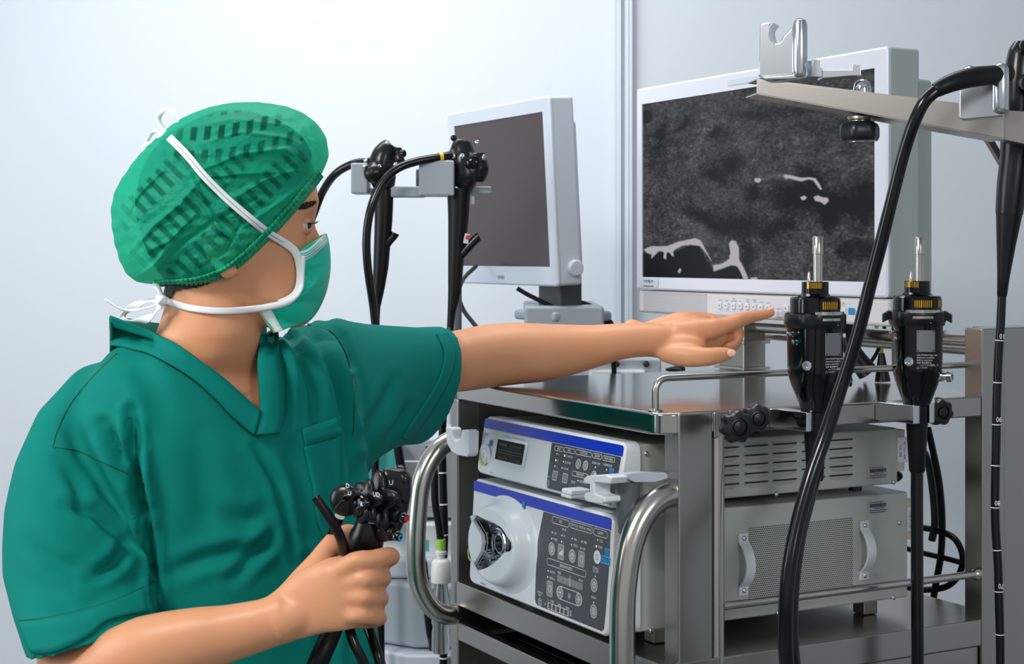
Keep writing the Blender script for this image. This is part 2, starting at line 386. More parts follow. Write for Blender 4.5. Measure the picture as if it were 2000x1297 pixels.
for (px, py, s) in ((1089, 887, '1'), (1087, 899, '2'), (1085, 911, '3'), (1104, 890, 'AUTO'), (1102, 902, 'PEAK'), (1099, 914, 'AVE')):
    x, y = mU(px, py); leds.append((x, y, py == 899 or py == 890)); dx = .0045 if len(s) == 1 else .009
    g.text(x+dx, y, s, .0044, 'LEFT')
    if len(s) > 1: g.rr(x+.0055, y, .0028, .0028, .0012, .0005)
for (px, py) in ((1164, 913), (1186, 918), (1130, 939)): x, y = mU(px, py); leds.append((x, y, False))
T(g, mU, 1166, 905, 'EXAM ON', .0044); T(g, mU, 1188, 909, 'COMPLETE', .0044); T(g, mU, 1121, 942, 'STOP', .0044); T(g, mU, 1141, 942, 'RDY/BUSY', .0042); T(g, mU, 1072, 931, 'RESET', .003)
for (px, py, s) in ((1131, 906, '1'), (1145, 909, '2')):
    x, y = mU(px, py); gg.circ(x, y, .0092*.62); g.circ(x, y, .0060, .0006); g.text(x, y, s, .005)
for (px, py) in ((1085, 929), (1105, 934)):
    x, y = mU(px, py); g.rr(x, y, .0125, .0118, .0016, .0006); g.rr(x, y, .0105, .0098, .0014, .0004); g.circ(x, y, .0035, .0006); g.circ(x, y, .0016, .0005)
x, y = mU(1161, 930); gg.circ(x, y, .0062); g.circ(x, y, .0066, .0007); g.fill([(x, y-.005), (x+.0035, y-.002), (x+.0035, y+.003), (x, y+.005)]); g.line([(x-.005, y), (x-.001, y)], .0008)
x, y = mU(1071, 943); g.circ(x, y, .0042, .0006); g.rr(x, y, .003, .004, .001, .0005)
g.build('panel_print', 'print_white', vp); gg.build_each('panel_key', 'print_grey', vp)
def led_parts(parent, lst):
    for x, y, on in lst:
        q = MB(CART); c = o_+ex*x+ey*y; q.lathe([(.0013, 0), (.0012, .0008), (.0006, .0012)], c, (-1, 0, 0), 12); q.build('indicator', 'led_on' if on else 'led_off', parent)
o_ = o.copy(); led_parts(vp, leds)
bt_ = pr(o, ex, ey, .0006); T(bt_, mU, 948, 848, 'CV-190', .0062); bt_.ticks(*mU(961, 923), .012, .0016)
xa, ya = mU(985, 852); xb_, yb_ = mU(1027, 860)
for k in range(26): bt_.fill([(xa+k*(xb_-xa)/26, ya-.0002), (xa+(k+.6)*(xb_-xa)/26, ya-.0002), (xa+(k+.6)*(xb_-xa)/26, ya+.0006+.0006*(k % 3)), (xa+k*(xb_-xa)/26, ya+.0006+.0006*(k % 3))])
bt_.build('model_print', 'print_grey', vp)
# power button with lime ring
x, y = mU(949, 889); c = o+ex*x+ey*y
q = MB(CART); q.lathe([(.016, 0), (.0165, .001), (.0160, .0018), (.0105, .0020), (.0100, .0008)], c, (-1, 0, 0), 36); q.build('button_ring', 'white_plastic', vp)
g = pr(o, ex, ey, .0026); pts = [(x+.0132*math.cos(t), y+.0132*math.sin(t)) for t in np.linspace(PI*.35, PI*1.72, 24)]; g.line(pts, .0036); g.build('lime_arc', 'lime_ring', vp)
q = MB(CART); q.lathe([(.0095, 0), (.0095, .0022), (.0085, .0030)], c, (-1, 0, 0), 32); q.build('power_button', 'white_plastic', vp)
g = pr(o, ex, ey, .0036); g.rr(x, y, .004, .0065, .0018, .0007); g.build('button_symbol', 'print_grey', vp)
def sticker(parent, mf, px, py, w, h, off=.0008, glyph='rect'):
    x, y = mf(px, py)
    s = pr(o_, ex, ey, off); s.fill([(x-w/2, y-h/2), (x+w/2, y-h/2), (x+w/2, y+h/2), (x-w/2, y+h/2)]); s.build('blue_sticker', 'sticker_blue', parent)
    s = pr(o_, ex, ey, off+.0003)
    if w < h*1.5: s.rr(x, y, w*.72, h*.72, w*.12, w*.07); s.rr(x, y, w*.32, h*.34, w*.06, w*.07); s.line([(x, y), (x+w*.2, y-h*.2)], w*.07)
    else:
        for k in range(4): s.rr(x-w*.33+k*w*.22, y, w*.13, h*.55, w*.03, w*.035)
        s.line([(x-w*.44, y+h*.34), (x+w*.44, y+h*.34)], w*.03)
    s.build('sticker_print', 'sticker_ink', parent)
sticker(vp, mU, 960, 865, .009, .0085); sticker(vp, mU, 1196, 923, .0105, .0098, .001)
# card slot
xa, ya = mU(976, 856); xb_, yb_ = mU(1023, 908); ya = (ya+mU(1021, 865)[1])/2-.001; yb_ = (yb_+mU(976, 899)[1])/2
cxs, cys, ws, hs = (xa+xb_)/2, (ya+yb_)/2, xb_-xa, ya-yb_
q = MB(CART); out = rrect(ws+.006, hs+.006, .004, 5, cxs, cys); inn = rrect(ws, hs, .002, 5, cxs, cys)
O2 = Vector(o)
def lay(poly, off): return [O2+ex*px_+ey*py_+Vector((-off, 0, 0)) for px_, py_ in poly]
q.loft([lay(out, 0), lay(rrect(ws+.005, hs+.005, .004, 5, cxs, cys), .0022), lay(inn, .0026), lay(inn, -.0)], caps=(False, False)); q.build('slot_rim', 'white_plastic', vp)
q = MB(CART); q.loft([lay(inn, .0022), lay(rrect(ws-.004, hs-.004, .0012, 5, cxs, cys), .0018), lay(rrect(ws-.006, hs-.006, .001, 5, cxs, cys), .0005)], caps=(False, True)); q.build('card_slot', 'slot_dark', vp)
q = MB(CART)
for (fx, fy, fw, fh) in ((-.28, .28, .3, .10), (.2, .30, .4, .06), (0, .0, .9, .05), (.0, -.12, .86, .04), (-.22, -.36, .34, .07), (.28, -.36, .24, .07)):
    c = O2+ex*(cxs+fx*ws)+ey*(cys+fy*hs); q.obox(c+Vector((-.0013, 0, 0)), ((1, 0, 0), ex, ey), (.0006, fw*ws/2, fh*hs/2))
q.build('slot_rib', 'satin_black', vp)
# memory stick
t = thing('usb_stick', 'small white memory stick plugged into the slim white device', 'memory stick', toB(1126, 962, -.03), CART)
x, y = mU(1143, 958); c = O2+ex*x+ey*y
q = MB(CART); q.obox(c+Vector((-.014, 0, -.002)), ((1, 0, 0), ex, ey), (.014, .0125, .0056)); q.build('stick_body', 'white_plastic', t, bevel=.0018, seg=3)
q = MB(CART); q.obox(c+Vector((-.014, 0, -.0022)), ((1, 0, 0), ex, ey), (.01415, .01265, .0003)); q.build('body_seam', 'print_grey', t)
q = MB(CART); q.obox(c+Vector((.0, 0, -.002)), ((1, 0, 0), ex, ey), (.0012, .006, .0022)); q.build('plug', 'chrome_satin', t)

# side of the upper device: louvres, screws, label
AS = A0+.002
def side_pt(px, py, off=0): p = toA(px, py, AS); return Vector((p.x, AS-off, p.z))
cols = [(1392, 1442), (1453, 1499), (1509, 1555), (1565, 1610), (1619, 1664)]
row0 = toA(1532, 867, AS).z
for ci, (x0_, x1_) in enumerate(cols):
    b0_, b1_ = toA(x0_, 900, AS).x, toA(x1_, 900, AS).x
    for r_ in range(5):
        z = row0-r_*.01175
        q = MB(CART); N = 8; top = []; bot = []
        rings = []
        for k in range(N+1):
            s = k/N; b = b0_+(b1_-b0_)*s; e = min(1, 4*s, 4*(1-s)); e = math.sqrt(max(e, 0.02))
            rings.append([Vector((b, AS, z)), Vector((b, AS-.0040*e, z-.0006)), Vector((b, AS-.0036*e, z-.0018)), Vector((b, AS, z-.0062*e-.0004))])
        q.loft(rings, caps=(True, True)); q.build('louvre', 'device_paint', vp, smooth=50)
        q = MB(CART); q.box((b0_+.001, AS-.0036, z-.0002), (b1_-.001, AS-.0002, z+.0010)); q.build('louvre_slot', 'slot_dark', vp)
for px, py in ((1516, 965), (1745, 942), (1262, 886)): screw(vp, side_pt(px, py), (0, -1, 0), .0034, CART)
def side_label(parent, cx_, cy_):
    c = side_pt(cx_, cy_, .0004); s = Print(c, (1, 0, 0), (0, 0, 1), CART); w, h = .038, .0172
    s.fill([(-w/2, -h/2), (w/2, -h/2), (w/2, h/2), (-w/2, h/2)]); s.build('label', 'label_paper', parent)
    s = Print(c+Vector((0, -.0003, 0)), (1, 0, 0), (0, 0, 1), CART)
    r = random.Random(3); x = -w/2+.003
    while x < w/2-.006:
        ww = r.choice((.0003, .0005, .0008)); s.fill([(x, .0005), (x+ww, .0005), (x+ww, .0055), (x, .0055)]); x += ww+.0004
    s.ticks(-.004, .0072, .026, .0011, 2); s.ticks(0, -.0012, .018, .0016, 3); s.ticks(-.001, -.0038, .030, .0014, 4); s.ticks(-.002, -.0064, .030, .0013, 5)
    s.build('label_print', 'label_ink', parent)
side_label(vp, 1716, 923)
# connector plates at the back
def ecplate(parent, b, z0_, z1_, s):
    q = MB(CART); q.box((b, AS+.004, z0_), (b+.016, AS+.05, z1_)); q.build('connector_block', 'beige_plastic', parent, bevel=.0015)
    q = MB(CART); q.box((b+.0, AS+.0015, z0_+.012), (b+.0185, AS+.004, z1_-.010)); q.build('rating_plate', 'white_plastic', parent)
    p_ = Print((b+.0055, AS+.0012, (z0_+z1_)/2), (0, 0, 1), (-1, 0, 0), CART); p_.text(0, 0, s, .0065); p_.text(0, -.0075, 'REF 1933 CE', .0045); p_.build('plate_print', 'label_ink', parent)
ecplate(vp, .434, 1.155, 1.212, 'EC EV')
q = MB(CART); q.lathe([(.007, 0), (.008, .008), (.008, .016), (.005, .022)], (.434, AS+.02, 1.146), (1, 0, 0)); q.build('plug', 'satin_black', vp)
for a_, b_ in ((.03, .1), (.03, .38), (.4, .1), (.4, .38)):
    q = MB(CART); q.cyl((b_, A0+a_*.9, ZU0-.0075), (b_, A0+a_*.9, ZU0+.001), .009); q.build('foot', 'satin_black', vp)

# -- lower: light source
ls, o, ex, ey, H, mL = device('light_source', 'tall white device with round socket and grey keypad, lower of the stack on the cart', ZL0, ZL1, -.0235, -.0315, .452, 'device_paint_low')
o_ = o.copy(); O2 = Vector(o)
st = pr(o, ex, ey, .0003); st.fill([(.005, H-.003), (.0025, H-.006), (.0025, H-.0175), (W-.0025, H-.0175), (W-.0025, H-.006), (W-.005, H-.003)]); st.build('blue_stripe', 'blue_stripe', ls)
xl = mL(1063, 990)[0]; xb = mL(1049, 1090)[0]
pn = pr(o, ex, ey, .0005)
pn.fill([(xl, H-.0185), (xb+.001, H*.6), (xb, H*.35), (xb+.001, .013), (xb+.004, .008), (xb+.009, .0062), (W-.013, .0062), (W-.009, .010), (W-.007, .03), (W-.004, H*.55), (W-.004, H-.0185)]); pn.build('control_panel', 'panel_grey', ls)
g = pr(o, ex, ey, .0008); gg = pr(o, ex, ey, .0007); leds = []
for (a_, b_, c_, d_, s, sz) in ((1080, 1014, 1113, 1024, 'AIR', .0052), (1115, 1022, 1159, 1038, 'OPTICAL DIGITAL MODE', .0046), (1161, 1036, 1188, 1047, 'LAMP', .0056), (1070, 1097, 1146, 1120, 'BRIGHTNESS', .0056)):
    pill(g, mL, a_, b_, c_, d_, .0085, s, sz)
for (px, py, s) in ((1080, 1040, 'ON'), (1079, 1052, 'STBY'), (1101, 1034, 'H'), (1099, 1046, 'M'), (1098, 1058, 'L'), (1119, 1052, 'ON'), (1118, 1064, 'STBY'), (1138, 1058, 'NBI'), (1136, 1071, 'OP'), (1169, 1055, 'ON'), (1166, 1067, 'STBY'), (1072, 1115, 'AUTO'), (1071, 1127, 'MANU')):
    x, y = mL(px, py); leds.append((x, y, (px, py) in ((1166, 1067),))); g.text(x+.0045, y, s, .0048, 'LEFT')
for (px, py) in ((1164, 1126), (1161, 1177)): x, y = mL(px, py); leds.append((x, y, False))
for (px, py, s) in ((1165, 1110, 'TRANS'), (1165, 1116, 'ILLUM'), (1161, 1167, 'HIGH'), (1094, 1119, 'MIN'), (1115, 1127, '0'), (1136, 1134, 'MAX'), (1056, 1157, 'COUNTER'), (1056, 1162, 'RESET'), (1072, 1173, '0'), (1080, 1175, '100h'), (1094, 1182, '300h'), (1110, 1188, '500h')):
    T(g, mL, px, py, s, .0034 if s in ('COUNTER', 'RESET') else .0048)
def rkey(px, py, kind):
    x, y = mL(px, py)
    if kind == 'o': gg.circ(x, y, .0076); g.circ(x, y, .0080, .0007); g.circ(x, y, .0036, .0007); g.line([(x-.004, y+.001), (x+.004, y+.001)], .0006); g.line([(x, y-.005), (x, y+.005)], .0006)
    if kind == 's': gg.fill(rrect(.0125, .0165, .0015, 3, x, y)); g.rr(x, y, .0145, .0185, .002, .0007); pts = [(x+.0036*math.cos(t), y+.0044*math.sin(t)) for t in np.linspace(-1.2, 4.2, 16)]; g.line(pts, .0008)
    if kind == 'b':
        gg.fill(rrect(.0125, .0165, .0015, 3, x, y)); g.rr(x, y, .0145, .0185, .002, .0007)
        for k in range(4): g.fill([(x-.0052+k*.0027, y-.004), (x-.0032+k*.0027, y-.004), (x-.0032+k*.0027, y-.0015+k*.0018), (x-.0052+k*.0027, y-.0025+k*.0018)])
    if kind == 'x':
        gg.circ(x, y, .0076); g.circ(x, y, .0080, .0007); g.circ(x, y, .0018, .0007)
        for k in range(8): t = k*PI/4; g.line([(x+.0028*math.cos(t), y+.0028*math.sin(t)), (x+.0054*math.cos(t), y+.0054*math.sin(t))], .0008)
    if kind == 'w': g.circ(x, y, .0085)
for k in ((1079, 1072, 'o'), (1097, 1078, 'b'), (1119, 1086, 'o'), (1137, 1092, 's'), (1168, 1088, 'w'), (1075, 1150, 's'), (1162, 1143, 'o'), (1161, 1194, 'x')): rkey(*k)
xa, ya = mL(1091, 1129); xb_, yb_ = mL(1138, 1146); ym = (ya+yb_)/2
for k in range(19):
    x = xa+(xb_-xa)*k/18; hh = .0045 if k != 9 else .005; ww = .0009 if k != 9 else .0018; g.fill([(x-ww/2, ym-hh), (x+ww/2, ym-hh), (x+ww/2, ym+hh), (x-ww/2, ym+hh)])
xa, ya = mL(1095, 1157); xb_, yb_ = mL(1132, 1171); ym = (ya+yb_)/2
g.rr((xa+xb_)/2, ym, xb_-xa+.014, .0165, .008, .0007)
for x, s in ((xa, 0), (xb_, 1)):
    gg.circ(x, ym, .0074); g.circ(x, ym, .0079, .0007); g.line([(x-.0036, ym), (x+.0036, ym)], .001)
    if s: g.line([(x, ym-.0036), (x, ym+.0036)], .001)
xc = (xa+xb_)/2; g.circ(xc, ym, .0016, .0006)
for k in range(8): t = k*PI/4; g.line([(xc+.0024*math.cos(t), ym+.0024*math.sin(t)), (xc+.004*math.cos(t), ym+.004*math.sin(t))], .0006)
x, y = mL(1056, 1176); g.circ(x, y, .0048, .0007); g.rr(x, y, .0036, .0048, .001, .0006)
xa, ya = mL(1072, 1181); xb_, yb_ = mL(1111, 1199); ym = (ya+yb_)/2
for sgy in (-1, 1): g.line([(xa, ym+sgy*.0038), (xb_, ym+sgy*.0038)], .0006)
for k in range(6): x = xa+(xb_-xa)*k/5; g.fill([(x-.0009, ym-.0038), (x+.0009, ym-.0038), (x+.0009, ym+.0038), (x-.0009, ym+.0038)])
x, y = mL(1066, 1179); g.circ(x, y, .0014, .0005); x, y = mL(1116, 1198); g.rr(x, y, .0028, .0060, .0008, .0007)
g.build('panel_print', 'print_white', ls); gg.build_each('panel_key', 'print_grey', ls); led_parts(ls, leds)
g = pr(o, ex, ey, .0012); x, y = mL(1168, 1088); g.rr(x, y, .0045, .0065, .001, .0008); g.build('key_symbol', 'print_grey', ls)
sticker(ls, mL, 1024, 988, .0085, .0098); sticker(ls, mL, 926, 1058, .0085, .0098); sticker(ls, mL, 1187, 1079, .0105, .0105, .001); sticker(ls, mL, 1184, 1094, .020, .0098, .001)
bt_ = pr(o, ex, ey, .0006); bt_.ticks(*mL(944, 1140), .016, .0022); bt_.build('model_print', 'print_grey', ls)
x, y = mL(921, 1080); g = pr(o, ex, ey, .0012); g.line([(x+.002+.010*math.cos(t), y+.010*math.sin(t)) for t in np.linspace(PI*.3, PI*1.7, 20)], .0034); g.build('lime_arc', 'lime_ring', ls)
# socket: a broad white hood around a deep metal-lined mouth
x, y = mL(989, 1062); c = O2+ex*x+ey*y
R = .051; DEP = .024
def el(r, off, n=64): return [c+ex*(r*1.38*math.cos(2*PI*k/n))+ey*(r*math.sin(2*PI*k/n))+Vector((-off, 0, 0)) for k in range(n)]
q = MB(CART); q.loft([el(R*1.34, -.001), el(R*1.22, .002), el(R*1.12, .009), el(R*1.06, .018), el(R*1.0, DEP-.001), el(R*.95, DEP+.0012), el(R*.90, DEP+.0015)], caps=(False, False)); q.build('socket_hood', 'white_plastic', ls, smooth=60)
bf = c.x-DEP
def c1(l, b): return [toB(780+x_/2.509, 780+y_/2.509, b) for x_, y_ in l]
mo = [(355, 572), (385, 570), (425, 590), (470, 608), (505, 630), (528, 665), (542, 686), (556, 705), (556, 728), (545, 745), (520, 748), (500, 770), (470, 800), (440, 820), (405, 834), (378, 836), (362, 822), (366, 806), (390, 780), (406, 745), (412, 705), (408, 665), (396, 632), (376, 606), (358, 590)]
mp_ = [Vector((bf-.0008, p.y, p.z)) for p in c1(mo, bf)]
mid = sum(mp_, Vector())/len(mp_); md = []
for k in range(64):          # mouth outline resampled by angle as seen from its middle
    ang = 2*PI*k/64; dv = ex*math.cos(ang)+ey*math.sin(ang); dv.x = 0; dv.normalize(); best = 0
    for i_ in range(len(mp_)):
        p0, p1 = mp_[i_]-mid, mp_[(i_+1) % len(mp_)]-mid; ed = p1-p0
        den = dv.y*ed.z-dv.z*ed.y
        if abs(den) < 1e-9: continue
        tt = (p0.y*ed.z-p0.z*ed.y)/den; uu = (p0.y*dv.z-p0.z*dv.y)/den
        if tt > 0 and -1e-6 <= uu <= 1+1e-6: best = max(best, tt)
    md.append(mid+dv*best)
def sc(k_, off): return [mid+(p-mid)*k_+Vector((off, 0, 0)) for p in md]
q = MB(CART); q.loft([el(R*.90, DEP+.0015), sc(1.03, -.0015), sc(1.0, .001), sc(.985, .008)], caps=(False, False)); q.build('socket_face', 'white_plastic', ls, smooth=60)
q = MB(CART); q.loft([sc(.985, .004), sc(1.0, .016), sc(1.0, .0235)], caps=(False, True)); q.build('socket_liner', 'chrome', ls)
cc = c+ex*.004+ey*.002
q = MB(CART); q.lathe([(.021, .0012), (.0215, .014), (.0195, .015), (.0185, .008), (.0145, .007), (.014, .013), (.0115, .0135), (.011, .004)], cc, (-1, 0, 0), 40); q.build('light_guide_port', 'chrome', ls)
q = MB(CART); q.lathe([(.0108, .004), (.0108, .0055)], cc, (-1, 0, 0), 28); q.build('port_core', 'gloss_black', ls)
q = MB(CART); q.lathe([(.0295, .0008), (.030, .003), (.027, .0034), (.0265, .0012)], cc, (-1, 0, 0), 40); q.build('port_ring', 'gloss_black', ls)
for k in range(7):
    t_ = PI*(.78+.10*k); p_ = c+ex*(.038*math.cos(t_))+ey*(.034*math.sin(t_)); q = MB(CART); q.lathe([(.0022, 0), (.0022, .010), (.001, .011)], p_+Vector((-.001, 0, 0)), (-1, 0, 0), 10); q.build('contact_pin', 'chrome_satin', ls)
g = pr(o, ex, ey, .0)
# side: grille, two grips, screws, label
b0_, b1_ = toA(1462, 1100, AS).x, toA(1665, 1100, AS).x; zt_ = toA(1462, 1030, AS).z; zb_ = toA(1462, 1172, AS).z
gm = bpy.data.materials.new('perforated'); gm.use_nodes = True; nt = gm.node_tree; bs = nt.nodes['Principled BSDF']; bs.inputs['Roughness'].default_value = .45
tc = nt.nodes.new('ShaderNodeTexCoord'); mp = nt.nodes.new('ShaderNodeMapping'); mp.inputs['Scale'].default_value = (1/.0031,)*3
sp = nt.nodes.new('ShaderNodeSeparateXYZ'); nt.links.new(tc.outputs['Object'], mp.inputs[0]); nt.links.new(mp.outputs[0], sp.inputs[0])
def mth(op, a, b=None, c_=None):
    n = nt.nodes.new('ShaderNodeMath'); n.operation = op
    for i, v_ in enumerate((a, b, c_)):
        if v_ is None: continue
        if isinstance(v_, (int, float)): n.inputs[i].default_value = v_
        else: nt.links.new(v_, n.inputs[i])
    return n.outputs[0]
zrow = mth('MULTIPLY', sp.outputs[2], 1.15); fl = mth('FLOOR', zrow); odd = mth('MULTIPLY', mth('MODULO', fl, 2.0), .5)
fx = mth('SUBTRACT', mth('FRACT', mth('ADD', sp.outputs[0], odd)), .5); fz = mth('SUBTRACT', mth('FRACT', zrow), .5)
dd = mth('SQRT', mth('ADD', mth('MULTIPLY', fx, fx), mth('MULTIPLY', fz, fz))); hole = mth('LESS_THAN', dd, .33)
mx = nt.nodes.new('ShaderNodeMix'); mx.data_type = 'RGBA'; mx.inputs[6].default_value = lin('b9beb7'); mx.inputs[7].default_value = lin('1d1e1b'); nt.links.new(hole, mx.inputs[0]); nt.links.new(mx.outputs[2], bs.inputs['Base Color'])
MATS['perforated'] = gm
q = MB(CART); q.box((b0_, AS-.0006, zb_), (b1_, AS+.001, zt_)); q.build('vent_grille', 'perforated', ls)
for px in (1450, 1686):
    b = toA(px, 1100, AS).x; zc = (toA(px, 1037 if px < 1500 else 1013, AS).z+toA(px, 1167 if px < 1500 else 1136, AS).z)/2; hh = .040
    q = MB(CART); N = 14; rings = []
    for k in range(N+1):
        s = k/N; z = zc+hh-2*hh*s; e = min(1, s*5, (1-s)*5); bow = .016*math.sin(PI*min(max((s-.14)/.72, 0), 1))**.7
        th = .0035; w_ = .0075
        rings.append([Vector((b-w_, AS-bow, z)), Vector((b+w_, AS-bow, z)), Vector((b+w_, AS-bow-th, z)), Vector((b-w_, AS-bow-th, z))])
    q.loft(rings); q.build('side_grip', 'white_plastic', ls, bevel=.001)
    for s in (-1, 1): screw(ls, (b, AS-.0035, zc+s*.0335), (0, -1, 0), .0036, CART)
for px, py in ((1756, 1021), (1745, 1167), (1519, 1197), (1272, 1232)): screw(ls, side_pt(px, py), (0, -1, 0), .0034, CART)
side_label(ls, 1716, 991)
ecplate(ls, .452, 1.06, 1.115, 'EC CEV')
for a_, b_ in ((.03, .06), (.03, .40), (.35, .06), (.35, .40)):
    q = MB(CART); q.box((b_-.012, A0+a_-.012, ZS+.0005), (b_+.012, A0+a_+.012, ZL0+.002)); q.build('foot', 'steel_panel', ls, bevel=.002)

# ---------------- white hook on the left handle, holder on the right ----------------
t = thing('scope_hook', 'small white plastic hook clipped to the left tube handle', 'hook', (-.01, .545, 1.15), CART)
q = MB(CART); b = -.018; outl = [(889, 833), (891, 862), (893, 868), (900, 880), (912, 888), (931, 891), (935, 884), (936, 842), (930, 838), (921, 839), (920, 851), (917, 858), (912, 860), (906, 858), (903, 850), (902, 838), (899, 834)]
q.prism([toB(px, py, b) for px, py in outl], (-.016, 0, 0)); q.build('hook_body', 'white_plastic', t, bevel=.0015)
t = thing('holder_cup', 'white forked clip with a grey cup, fixed beside the top of the right handle', 'holder', toB(1230, 985, -.05), CART)
q = MB(CART); b = -.035
q.prism([toB(px, py, b) for px, py in ((1172, 932), (1178, 927), (1215, 924), (1228, 930), (1224, 943), (1196, 940), (1193, 942), (1194, 962), (1213, 968), (1214, 978), (1208, 982), (1180, 978), (1173, 972), (1174, 961), (1184, 958), (1184, 944), (1172, 941))], (-.024, 0, 0)); q.build('clip_jaw', 'white_plastic', t, bevel=.002, seg=3)
q = MB(CART); q.prism([toA(px, py, .035) for px, py in ((1213, 923), (1240, 920), (1290, 921), (1296, 926), (1296, 932), (1270, 940), (1230, 940), (1214, 933))], (0, -.012, 0)); q.build('top_plate', 'pale_plastic', t, bevel=.0015)
q = MB(CART); cc = toB(1226, 940, -.022); cc = Vector((-.022, cc.y, cc.z)); q.lathe([(.0150, 0), (.0155, .003), (.0150, .02), (.0115, .062), (.010, .064)], cc, (0, 0, -1), 32); q.build('cup', 'grey_holder', t, smooth=50)
# ---------------- large monitor ----------------
BM = .443
mon = thing('monitor', 'large white-framed monitor showing a grey scan image, above the steel cart', 'monitor', (BM+.06, .43, 1.352), CART)
a0, a1, z0, z1 = .104, .750, 1.3515, 1.741
zsep = toB(1733, 582, BM).z
q = MB(CART); q.box((BM+.004, a0, zsep), (BM+.060, a1, z1)); q.build('casing', 'housing_green_grey', mon, bevel=.005, seg=3)
q = MB(CART); q.box((BM+.058, a0+.012, z0+.02), (BM+.095, a1-.012, z1-.04)); q.build('rear_housing', 'housing_green_grey', mon, bevel=.006)
sA0, sA1 = toB(1707.5, 340, BM).y, toB(1253, 340, BM).y
sz0, sz1 = toB(1709, 551, BM).z, toB(1707, 133, BM).z
# frame: bevelled picture-frame ring
q = MB(CART); out = rrect(a1-a0, z1-zsep, .006, 4, (a0+a1)/2, (z1+zsep)/2); inn = rrect(sA1-sA0, sz1-sz0, .001, 4, (sA0+sA1)/2, (sz0+sz1)/2)
LX = lambda poly, x: [Vector((x, y, z)) for y, z in poly]
q.loft([LX(out, BM+.006), LX(out, BM+.002), LX(rrect(a1-a0-.006, z1-zsep-.006, .005, 4, (a0+a1)/2, (z1+zsep)/2), BM), LX(inn, BM+.0005), LX(inn, BM+.004)], caps=(False, False)); q.build('bezel', 'bezel_white', mon, smooth=25)
q = MB(CART); q.box((BM+.003, a0+.001, z0), (BM+.056, a1-.001, zsep-.0012)); q.build('control_strip', 'bezel_warm', mon, bevel=.006, seg=3)
q = MB(CART); q.box((BM-.0006, toB(1602, 130, BM).y, z1-.020), (BM+.0003, toB(1422, 150, BM).y, z1-.011)); q.build('tally_light', 'pale_plastic', mon)
# screen, printed picture as colours on a fine grid
NX, NY = 400, 330
def st(px, py): p = toB(px, py, BM+.003); return ((sA1-p.y)/(sA1-sA0), (sz1-p.z)/(sz1-sz0))
def noise(cut, seed, anis=1):
    r = np.random.default_rng(seed).standard_normal((NY, NX)); F = np.fft.fft2(r)
    fy = np.fft.fftfreq(NY)[:, None]*NY; fx = np.fft.fftfreq(NX)[None, :]*NX
    F *= np.exp(-((fx*anis)**2+fy**2)/(2*cut*cut)); n = np.real(np.fft.ifft2(F)); return (n-n.mean())/n.std()
SS, TT = np.meshgrid(np.linspace(0, 1, NX), np.linspace(0, 1, NY))
base = .205+.042*noise(85, 1)+.026*noise(40, 2)+.020*noise(12, 3)+.015*noise(4, 4)
def blob(px, py, rx, ry, amt, ang=0, p=1.0):
    global base
    s, t = st(px, py); k = (sA1-sA0)/(sz1-sz0); dx = (SS-s)*k; dy = TT-t; c, sn = math.cos(ang), math.sin(ang)
    u = (dx*c+dy*sn)/(rx/640*k*1.0); v = (-dx*sn+dy*c)/(ry/410)
    base = base+amt*(1.9 if amt < 0 else 1.8)*np.exp(-(u*u+v*v)**p)
for a in ((1262, 228, 18, 14, -.30, 0, 3), (1395, 260, 26, 10, -.10, -.3), (1430, 320, 30, 18, -.13, 0), (1400, 345, 40, 14, -.11, .1), (1470, 377, 22, 18, -.12, 0), (1560, 385, 60, 26, -.17, 0), (1585, 345, 34, 14, -.10, .5),
          (1650, 400, 40, 20, -.14, .2), (1690, 395, 26, 32, -.18, 0), (1620, 425, 22, 26, -.15, 0), (1380, 430, 60, 16, -.13, .3), (1440, 440, 40, 20, -.13, 0), (1500, 455, 22, 16, -.13, 0), (1530, 440, 26, 14, -.09, 0),
          (1670, 488, 44, 22, -.08, 0, 3), (1480, 225, 60, 12, -.06, .1), (1560, 215, 60, 12, -.06, 0), (1290, 270, 16, 50, -.06, .5), (1340, 240, 30, 10, -.07, -.4), (1460, 500, 18, 40, -.10, 0),
          (1310, 330, 14, 60, .035, .2), (1360, 290, 20, 60, .03, .5), (1480, 280, 60, 18, .025, 0), (1510, 345, 50, 6, .05, -.1), (1650, 340, 50, 6, .03, -.4), (1610, 480, 50, 40, .02, 0), (1560, 500, 20, 30, .03, 0), (1330, 430, 40, 20, .02, 0)):
    blob(*a)
rr_ = np.hypot((SS-.78)*1.5, TT-.95)
base += .018*np.sin(rr_*34+noise(5, 8)*.8)*np.exp(-((rr_-.75)/.35)**2)
base = np.clip(base, .02, .5)
def inpoly(poly):
    pts = [st(*p) for p in poly]; m = np.zeros(SS.shape, bool); n = len(pts); j = n-1
    for i in range(n):
        xi, yi = pts[i]; xj, yj = pts[j]
        c = ((yi > TT) != (yj > TT)) & (SS < (xj-xi)*(TT-yi)/((yj-yi) if abs(yj-yi) > 1e-9 else 1e-9)+xi); m ^= c; j = i
    return m
def c6(l): return [(1200+x/2.092, 60+y/2.092) for x, y in l]
base[inpoly(c6([(118, 908), (160, 920), (205, 902), (250, 905), (300, 880), (345, 878), (372, 930), (405, 985), (440, 975), (480, 962), (505, 970), (530, 1012), (530, 1030), (110, 1030)]))] = .012
